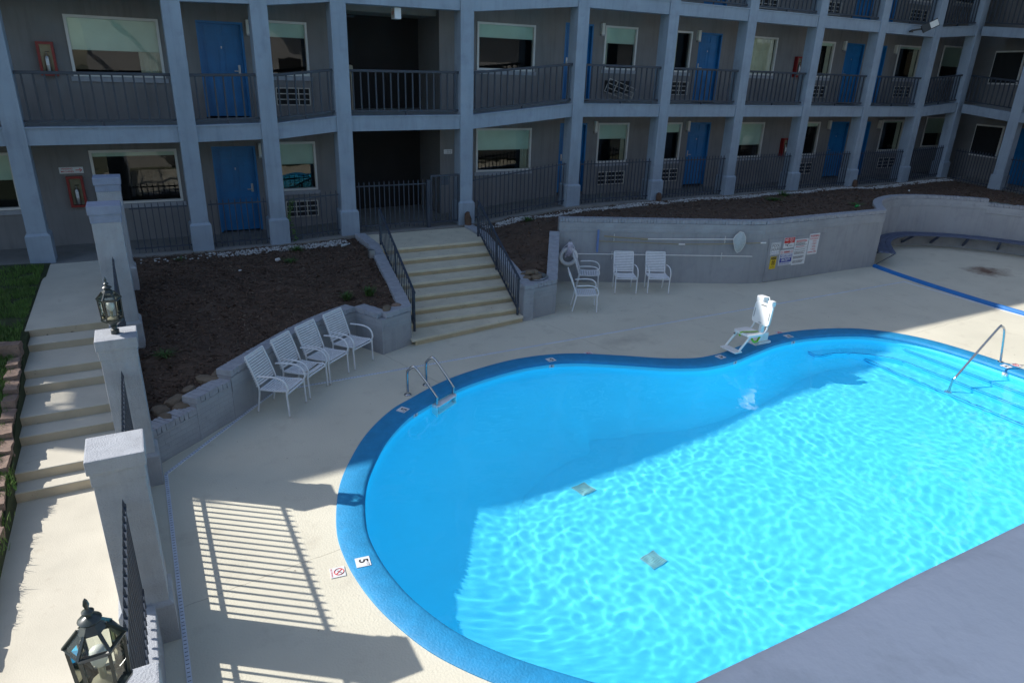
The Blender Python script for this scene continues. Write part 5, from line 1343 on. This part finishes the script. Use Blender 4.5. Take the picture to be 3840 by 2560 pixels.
t = sign('no_lifeguard_sign', 14.635, 15.125, .42, .835, 'sign_white', 'warning no lifeguard on duty sign in red and blue lettering')
text('WARNING', .08, (14.88, YS-.001, .775), RT, UP, 'red_print', t, bold=.02, wide=.6)
for xr in (14.69, 15.07): MB().tube([(xr+.03*math.cos(a), YS-.001, .775+.03*math.sin(a)) for a in [2*math.pi*k/16 for k in range(16)]], .004, 4, closed=True).build('ring', 'red_print', t)
MB().box(14.66, 15.10, YS-.001, YS, .50, .725).build('blue_field', 'blue_print', t); MB().box(14.67, 15.09, YS-.0018, YS-.001, .62, .715).build('letter_field', 'sign_white', t)
text('NO LIFEGUARD', .075, (14.88, YS-.003, .665), RT, UP, 'blue_print', t, bold=.02, wide=.80); text('ON DUTY', .10, (14.88, YS-.003, .562), RT, UP, 'sign_white', t, bold=.03, wide=.75)
lines(t, 14.66, 15.10, (.475, .45), .012, 'blue_print', 3)
t = sign('pool_rules_sign', 15.145, 15.65, .385, 1.085, 'sign_white', 'tall white pool rules sign with rows of small print')
lines(t, 15.18, 15.62, (1.05, 1.02), .018, 'red_print', 4); lines(t, 15.17, 15.62, (.985, .955, .93), .013, 'black_print', 5); lines(t, 15.2, 15.6, (.885,), .016, 'red_print', 6); MB().box(15.16, 15.64, YS-.001, YS, .845, .85).build('rule_line', 'black_print', t)
lines(t, 15.17, 15.6, (.80, .745, .715, .69, .62, .595, .57, .50, .475, .45), .012, 'black_print', 7)
t = sign('emergency_sign', 15.685, 16.075, .625, 1.195, 'sign_white', 'white warning sign with red lettering and the number 911')
text('WARNING', .085, (15.88, YS-.001, 1.13), RT, UP, 'red_print', t, bold=.01, wide=.85); MB().box(15.70, 16.06, YS-.001, YS, 1.075, 1.08).build('rule_line', 'red_print', t); lines(t, 15.71, 16.05, (1.05,), .016, 'red_print', 8)
for k in range(4): text(str(k+1), .04, (15.80, YS-.001, 1.0-.075*k), RT, UP, 'red_print', t); lines(t, 15.84, 16.0, (1.005-.075*k, .98-.075*k), .010, 'red_print', 20+k)
text('911', .09, (15.99, YS-.001, .69), RT, UP, 'red_print', t, bold=.02, wide=.8); lines(t, 15.70, 15.90, (.69,), .022, 'red_print', 31)
t = thing('vending_sign', (-1.29, YB-.03, 2.58), 'white vending machines sign with a red arrow on the gallery wall', 'sign')
MB().box(-1.52, -1.06, YB-.03, YB-.01, 2.585, 2.72).build('panel', 'sign_white', t); text('VENDING', .05, (-1.37, YB-.032, 2.685), RT, UP, 'red_print', t, bold=.01); text('MACHINES', .05, (-1.37, YB-.032, 2.625), RT, UP, 'red_print', t, bold=.01)
MB().box(-1.21, -1.12, YB-.032, YB-.03, 2.645, 2.66).bar((-1.135, YB-.031, 2.69), (-1.09, YB-.031, 2.653), .003, .014).bar((-1.135, YB-.031, 2.616), (-1.09, YB-.031, 2.653), .003, .014).build('arrow', 'red_print', t)
t = thing('room_number_plate', (7.78, YB-.02, 2.79), 'small white room number plate beside the dark passage', 'sign')
MB().box(7.65, 7.90, YB-.02, YB-.006, 2.79, 2.91).build('panel', 'sign_white', t); text('< 100-104', .045, (7.78, YB-.022, 2.873), RT, UP, 'black_print', t); text('> 105-107', .045, (7.78, YB-.022, 2.825), RT, UP, 'black_print', t)
t = thing('exit_sign', (5.93, YF+.30, 6.05), 'hanging exit sign with red letters in the upper passage', 'sign')
MB().box(5.86, 6.02, YF+.20, YF+.45, 6.06, 6.30).build('housing', 'sign_white', t, bevel=.004); MB().quad((5.858, YF+.44, 6.08), (5.858, YF+.21, 6.08), (5.858, YF+.21, 6.28), (5.858, YF+.44, 6.28)).build('face', 'grille_white', t)
text('EXIT', .10, (5.856, YF+.325, 6.18), (0, -1, 0), UP, 'red_print', t, bold=.02, wide=.75); MB().box(5.93, 5.95, YF+.30, YF+.32, 6.3, 6.5).build('hanger', 'dull_metal', t)

# ================================================================ FIRE EXTINGUISHER CABINETS
def cabinet(x0, x1, z0, z1, label):
    t = thing('extinguisher_cabinet', ((x0+x1)/2, YB-.1, z0), label, 'cabinet', 'red extinguisher cabinets on the galleries'); y0 = YB-.14
    MB().box(x0, x0+.05, y0, YB, z0, z1).box(x1-.05, x1, y0, YB, z0, z1).box(x0+.05, x1-.05, y0+.001, YB, z0, z0+.05).box(x0+.05, x1-.05, y0+.001, YB, z1-.05, z1).build('frame', 'red_paint', t)
    MB().box(x0+.05, x1-.05, YB-.02, YB-.004, z0+.05, z1-.05).build('back', 'bin_cream', t); MB().quad((x0+.05, y0+.02, z0+.05), (x1-.05, y0+.02, z0+.05), (x1-.05, y0+.02, z1-.05), (x0+.05, y0+.02, z1-.05)).build('pane', 'lantern_glass', t)
    c = ((x0+x1)/2, YB-.075, z0+.06); h = (z1-z0)*.55
    MB().lathe([(.05, 0), (.055, .01), (.055, h-.06), (.035, h-.02), (.016, h), (.016, h+.03)], c, 12).build('extinguisher', 'dull_metal', t, smooth=50); MB().box(c[0]-.03, c[0]+.03, c[1]-.058, c[1]-.05, c[2]+h*.4, c[2]+h*.75).build('tag', 'sign_white', t)
    MB().bar((c[0]-.02, c[1], c[2]+h+.04), (c[0]+.06, c[1], c[2]+h+.05), .02).build('valve', 'cap_black', t)
cabinet(-1.42, -1.10, 1.85, 2.53, 'red fire extinguisher cabinet under the vending machines sign'); cabinet(-1.47, -1.16, 4.61, 5.27, 'red fire extinguisher cabinet on the upper gallery beside the large shaded window')
cabinet(21.0, 21.38, 2.37, 3.03, 'red fire extinguisher cabinet on the lower gallery past the blue door and curtained window'); cabinet(21.0, 21.38, 5.12, 5.79, 'red fire extinguisher cabinet on the upper gallery past the curtained window')

# ================================================================ SMALL THINGS
fl_ = thing('flood_light', (24.66, YF, 6.74), 'black flood light with a white lens on the upper gallery beam', 'flood light')
MB().lathe([(.07, 0), (.07, .05), (.03, .07)], (24.68, YF-.10, 6.70), 12).build('mount', 'black_metal', fl_); MB().bar((24.68, YF-.10, 6.76), (24.95, YF-.30, 6.82), .06).build('arm', 'black_metal', fl_)
X_ = Vector((.78, -.42, .46)).normalized(); Z_ = Vector((-.62, -.78, .02)); Z_ = (Z_-X_*Z_.dot(X_)).normalized(); Y_ = Z_.cross(X_)
MB().obox(Vector((25.12, YF-.46, 6.93)), X_, Y_, Z_, .58, .26, .06).build('head', 'black_metal', fl_, bevel=.012); MB().obox(Vector((25.12, YF-.46, 6.93))+X_*.13+Z_*.032, X_, Y_, Z_, .28, .20, .008).build('lens', 'lamp_lens', fl_)
tag(MB().bar((10.95, 17.0, 4.22), (11.2, 17.25, 5.72), .035).build('white_stick', 'white_plastic'), 'white stick leaning by the upper blue door past the ramp', 'stick')
def log(x, y, z, h, lean, label):
    mb = MB(); mb.tube([(x, y, z), (x+.01, y+lean*.4, z+h*.5), (x+.03, y+lean, z+h*.85), (x+.04, y+lean, z+h)], [.085, .09, .07, .03], 9); r__ = random.Random(int(x*10))
    mb.v = [(a+r__.gauss(0, .009), b+r__.gauss(0, .009), c_) for a, b, c_ in mb.v]; tag(mb.build('wood_log', 'wood_log', smooth=50), label, 'log')
log(7.60, 16.50, 1.12, .36, .1, 'split brown log leaning on the column beside the gate'); log(14.10, 16.55, 1.40, .26, .06, 'dark brown stump against a column base by the white gravel'); log(23.35, 16.58, 1.41, .26, .05, 'dark brown stump against a far column base by the white gravel')
def rock(name, x, y, z, sx, sy, sz, seed, label, m='rock_tan', group=None):
    bm = bmesh.new(); bmesh.ops.create_icosphere(bm, subdivisions=2, radius=1)
    for v in bm.verts:
        n_ = v.co.normalized(); k = 1+.22*noise.noise(n_*1.4+Vector((seed*3.1, 0, 0)))+.10*noise.noise(n_*3.5+Vector((0, seed*2.3, 0)))
        q = Vector([math.copysign(abs(c_)**.75, c_) for c_ in n_]); v.co = Vector((q.x*sx*k, q.y*sy*k, q.z*sz*k))
    me = bpy.data.meshes.new(name); bm.to_mesh(me); bm.free(); me.materials.append(MAT[m]); me.polygons.foreach_set('use_smooth', [True]*len(me.polygons)); me.set_sharp_from_angle(angle=R(38))
    o = link(name, me, None, (x, y, z+sz*.6)); o.rotation_euler = (0, 0, seed*1.7); return tag(o, label, 'rock', group)
GB = 'tan boulders along the stepped wall'
for k, (x, y, sx, sy, sz) in enumerate(((-.14, 9.42, .17, .11, .10), (.10, 9.66, .16, .11, .10), (-.20, 9.68, .15, .11, .09), (.02, 9.88, .16, .12, .10), (.34, 9.90, .13, .10, .09), (.20, 10.08, .10, .09, .08), (.48, 10.16, .16, .10, .09), (.64, 10.30, .13, .10, .09), (.42, 10.30, .10, .08, .07))):
    rock('boulder', x, y, Z_LEFT(x, y)-.04, sx*1.1, sy*1.05, sz*.8, k+1, 'tan boulder lying in the bed behind the stepped brick wall', group=GB)
rock('boulder', 3.74, 11.74, .70, .15, .08, .10, 21, 'tan flat faced rock on top of the brick corner block'); rock('boulder', 3.98, 11.88, .71, .10, .08, .08, 22, 'dark rounded rock beside the flat rock on the brick corner block', 'block_brown')
bw = thing('rock_bowl', (7.35, 12.62, .74), 'shallow grey bowl holding a heap of rocks beside the steps', 'bowl')
MB().lathe([(.30, 0), (.36, .03), (.385, .075), (.37, .075), (.33, .035), (.02, .03)], (7.35, 12.62, .735), 24).build('dish', 'dull_metal', bw, smooth=50)
for k, (x, y, z, s_) in enumerate(((7.20, 12.52, .77, .12), (7.38, 12.48, .77, .13), (7.52, 12.60, .77, .12), (7.24, 12.72, .78, .12), (7.44, 12.76, .78, .12), (7.30, 12.60, .88, .10), (7.44, 12.63, .87, .10))):
    rock('bowl_rock', x, y, z-.02, s_, s_*.8, s_*.55, 30+k, 'tan rock heaped in the shallow grey bowl', group='rocks in the bowl')
def tuft(x, y, z, n_, h, sp, seed, label, broad=.006):
    r__ = random.Random(seed); mb = MB()
    for _ in range(n_):
        a = r__.uniform(0, 6.28); l = h*r__.uniform(.5, 1.1); o_ = r__.uniform(0, sp*.5); d_ = Vector((math.cos(a), math.sin(a), 0)); b0 = Vector((x, y, z))+d_*o_*r__.random(); s_ = Vector((-d_.y, d_.x, 0))*broad*r__.uniform(.7, 1.6)
        p1 = b0+d_*sp*.35*r__.random()+Vector((0, 0, l*.6)); p2 = p1+d_*sp*.5*r__.random()+Vector((0, 0, l*.3*r__.uniform(-.4, 1))); i = len(mb.v)
        mb.v += [tuple(b0-s_), tuple(b0+s_), tuple(p1+s_), tuple(p1-s_), tuple(p2)]; mb.f += [(i, i+1, i+2, i+3), (i+3, i+2, i+4)]
    return tag(mb.build('weed', 'leaf'), label, 'weed')
TW = [(3.0, 16.0, 260, .16, .35, 'spreading green weed at the edge of the white gravel near the passage'), (2.7, 15.2, 150, .14, .30, 'low green weed in the mulch below the wider weed at the gravel'), (3.25, 12.7, 190, .26, .26, 'grassy green tuft in the mulch behind the row of four chairs'), (3.72, 12.75, 220, .28, .22, 'leafy green sapling beside the grassy tuft near the sloping side wall'), (-.05, 11.0, 160, .12, .30, 'low green weed beside the fence below the tall bare pillar'), (.55, 16.1, 60, .12, .3, 'thin green weed by the gravel before the wide window')]
for k, (x, y, n_, h, sp, lab) in enumerate(TW): tuft(x, y, Z_LEFT(x, y), int(n_*.5), h*.8, sp, 60+k, lab, .009 if k == 3 else .005)
for k, (x, y, n_, h, sp, lab) in enumerate(((9.1, 15.9, 240, .16, .28, 'bushy green weed at the gravel by the ramp fence'), (17.6, 15.2, 220, .18, .5, 'wide green weed patch in the mulch behind the signs'), (18.6, 15.7, 160, .26, .4, 'taller green weed near the gravel behind the signs'), (19.0, 13.3, 120, .13, .4, 'small green weed behind the end of the tall wall'))): tuft(x, y, Z_RIGHT(x, y), int(n_*.5), h*.8, sp, 80+k, lab, .008)
vine = MB(); r__ = random.Random(77)
for k in range(70):
    z = gz(2.95)+r__.random()*1.05; x = 3.08+.05*math.sin(z*7)+r__.gauss(0, .035); y = YF+.09+r__.gauss(0, .02); s_ = r__.uniform(.014, .03); a = r__.uniform(0, 6.28); i = len(vine.v)
    vine.v += [(x-s_, y, z), (x, y-s_*.5, z-s_*.7), (x+s_*1.2, y-.01, z+s_*.2), (x, y+.005, z+s_*.8)]; vine.f.append((i, i+1, i+2, i+3))
tag(vine.build('climbing_weed', 'leaf'), 'thin green climbing weed on the fence by the small window', 'weed')
bt = thing('green_bottle', (18.55, 12.95, 1.6), 'green plastic bottle lying in the mulch at the end of the tall wall', 'bottle'); MB().tube([(18.45, 12.95, 1.63), (18.48, 12.95, 1.63), (18.62, 12.98, 1.63), (18.66, 12.98, 1.63), (18.69, 12.99, 1.63)], [.02, .035, .035, .015, .014], 10).build('body', 'bottle_green', bt, smooth=50); MB().tube([(18.69, 12.99, 1.63), (18.71, 12.993, 1.63)], .016, 8).build('cap', 'white_plastic', bt)
bt = thing('clear_bottle', (4.1, 15.9, 1.0), 'crushed clear bottle by the foot of the column beside the steps', 'bottle'); MB().tube([(4.0, 15.82, 1.04), (4.03, 15.84, 1.04), (4.15, 15.92, 1.04), (4.19, 15.95, 1.04), (4.22, 15.97, 1.04)], [.02, .034, .03, .014, .013], 10).build('body', 'net_mesh', bt, smooth=50); MB().tube([(4.22, 15.97, 1.04), (4.24, 15.983, 1.04)], .015, 8).build('cap', 'white_plastic', bt)
for k, (x, y, sx, lab) in enumerate(((2.45, 15.35, .10, 'crumpled white paper cup in the left mulch bed'), (1.6, 14.9, .05, 'scrap of white paper in the middle of the left mulch bed'), (24.0, 14.9, .08, 'scrap of white litter behind the alcove wall'))):
    z = (Z_LEFT if x < 5 else Z_RIGHT)(x, y)+.02; mb = MB().obox((x, y, z+sx*.25), (.9, .4, .1), (-.4, .9, .2), (0, -.2, 1), sx, sx*.6, sx*.4); mb.v = [(a+random.gauss(0, sx*.08), b+random.gauss(0, sx*.08), c_) for a, b, c_ in mb.v]; tag(mb.build('litter', 'litter'), lab, 'litter')
jb = thing('junction_box', (4.42, 14.75, 1.0), 'small grey electrical box on the outside of the sloping side wall', 'box'); MB().box(4.33, 4.46, 14.68, 14.83, .98, 1.16).build('case', 'dull_metal', jb, bevel=.008); MB().tube([(4.42, 14.72, 1.0), (4.40, 14.3, .96), (4.28, 13.4, .88)], .012, 6).build('conduit', 'dull_metal', jb)
bn = thing('waste_bin', (5.0, 18.75, lev(5)+BD), 'brown and cream waste bin on the upper gallery by the passage', 'bin'); z = lev(5)+BD
MB().box(4.72, 5.20, 18.55, 18.95, z, z+.80).build('body', 'bin_brown', bn, bevel=.02); MB().box(5.19, 5.27, 18.54, 18.96, z, z+.95).build('corner_frame', 'bin_cream', bn, bevel=.02); MB().box(4.70, 5.27, 18.53, 18.97, z+.95, z+1.15).build('hood', 'bin_cream', bn, bevel=.05)
cd = thing('grandfather_cabinet', (5.7, 22.0, z), 'tall narrow cabinet with an arched panel deep in the upper passage', 'cabinet'); MB().box(5.75, 6.2, 21.6, 22.0, z, z+2.05).build('case', 'bin_cream', cd, bevel=.02); MB().box(5.82, 6.13, 21.585, 21.6, z+.6, z+1.7).build('panel', 'bin_brown', cd)
# leaf litter on deck and steps
r__ = random.Random(31); mb = MB()
def fleck(x, y, z, s_):
    a = r__.uniform(0, 6.28); i = len(mb.v)
    for k in range(4): q = s_*r__.uniform(.4, 1.2)*(1 if k % 2 == 0 else .45); mb.v.append((x+q*math.cos(a+k*1.57), y+q*math.sin(a+k*1.57), z+.004+r__.random()*.006))
    mb.f.append((i, i+1, i+2, i+3))
for _ in range(60): fleck(r__.uniform(4.9, 7.3), r__.uniform(15.0, 16.5), 1.08, r__.uniform(.008, .025))
for k, (y, xl, xr) in enumerate(NZ[1:]):
    for _ in range(10): fleck(r__.uniform(xl+.1, xr-.1), y+r__.uniform(.05, .4), 1.08-.135*(k+1), r__.uniform(.006, .02))
for _ in range(70): fleck(8.5+r__.gauss(0, .8), 12.3+r__.gauss(0, .6), 0.0, r__.uniform(.008, .024)) if True else None
P_ = [(p.x, p.y) for p in offset_closed(POOL, .35)]
k = 0
while k < 130:
    x, y = r__.uniform(0, 18), r__.uniform(4, 11.5)
    if inside(x, y, P_) or y > 9+x*.55: continue
    fleck(x, y, 0.0, r__.uniform(.005, .016)); k += 1
stuff(mb.build('leaf_litter', 'dead_leaf'), 'small dead leaves and specks scattered over deck and steps', 'leaf litter')
# ================================================================ THE NEAR GALLERY (where the photograph was taken) AND ITS PARAPET
near = thing('near_gallery', (2.0, 0.0, 0.0), 'grey painted parapet of the gallery overlooking the pool', 'building')
mb = MB(); N = 40
xs = [-1.0+33*k/200 for k in range(201)]
for x in xs:
    w = .004*noise.noise(Vector((x*2.2, 0, 0)))+.003*noise.noise(Vector((x*7, 3, 0)))
    mb.v += [(x, .453+w, 3.2), (x, .458+w, 4.275), (x, .446+w, 4.294), (x, .426+w, 4.30), (x, .03, 4.302), (x, .02, 3.2)]
for k in range(200):
    for j in range(5): mb.f.append((6*k+j, 6*k+j+1, 6*k+6+j+1, 6*k+6+j))
mb.f += [tuple(range(6)), tuple(6*200+j for j in range(5, -1, -1))]
mb.build('parapet', 'parapet_paint', near, smooth=50)
MB().box(-2.4, 0.1, 1.45, 2.35, 6.55, 6.66).build('sun_blocker', 'soffit', near)  # unseen slab, added only to keep the sun off the parapet
MB().box(-2.4, -2.25, -2.6, 2.35, 6.4, 6.56).build('blocker_beam', 'stucco', near)  # beams and post are added too, carrying the unseen shading slab
MB().box(-2.4, -2.25, -2.6, -2.3, -.1, 6.4).build('blocker_post', 'stucco', near)
MB().box(-0.05, 0.1, -2.6, 1.45, 6.4, 6.56).build('blocker_beam', 'stucco', near)
MB().box(-1.25, 32, -2.5, .02, 2.95, 3.18).build('gallery_floor', 'soffit', near)
MB().box(-1.25, 62, -2.9, -2.6, -.1, 8.4).build('room_wall', 'cream_far', near)
for x in (9.0, 13.0, 17.0, 21.0, 25.0, 29.0): MB().box(x-.18, x+.18, .05, .40, -.1, 4.2).build('column', 'cream_far', near)
MB().box(6.0, 62, -2.9, -1.2, 7.6, 8.0).build('roof', 'soffit', near)
for k in range(14): MB().box(3.2+4*k, 4.4+4*k, -2.59, -2.56, 4.0, 5.3).build('window', 'dark_room', near); MB().box(5.3+4*k, 6.2+4*k, -2.59, -2.55, 3.2, 5.25).build('door', 'door_blue', near)
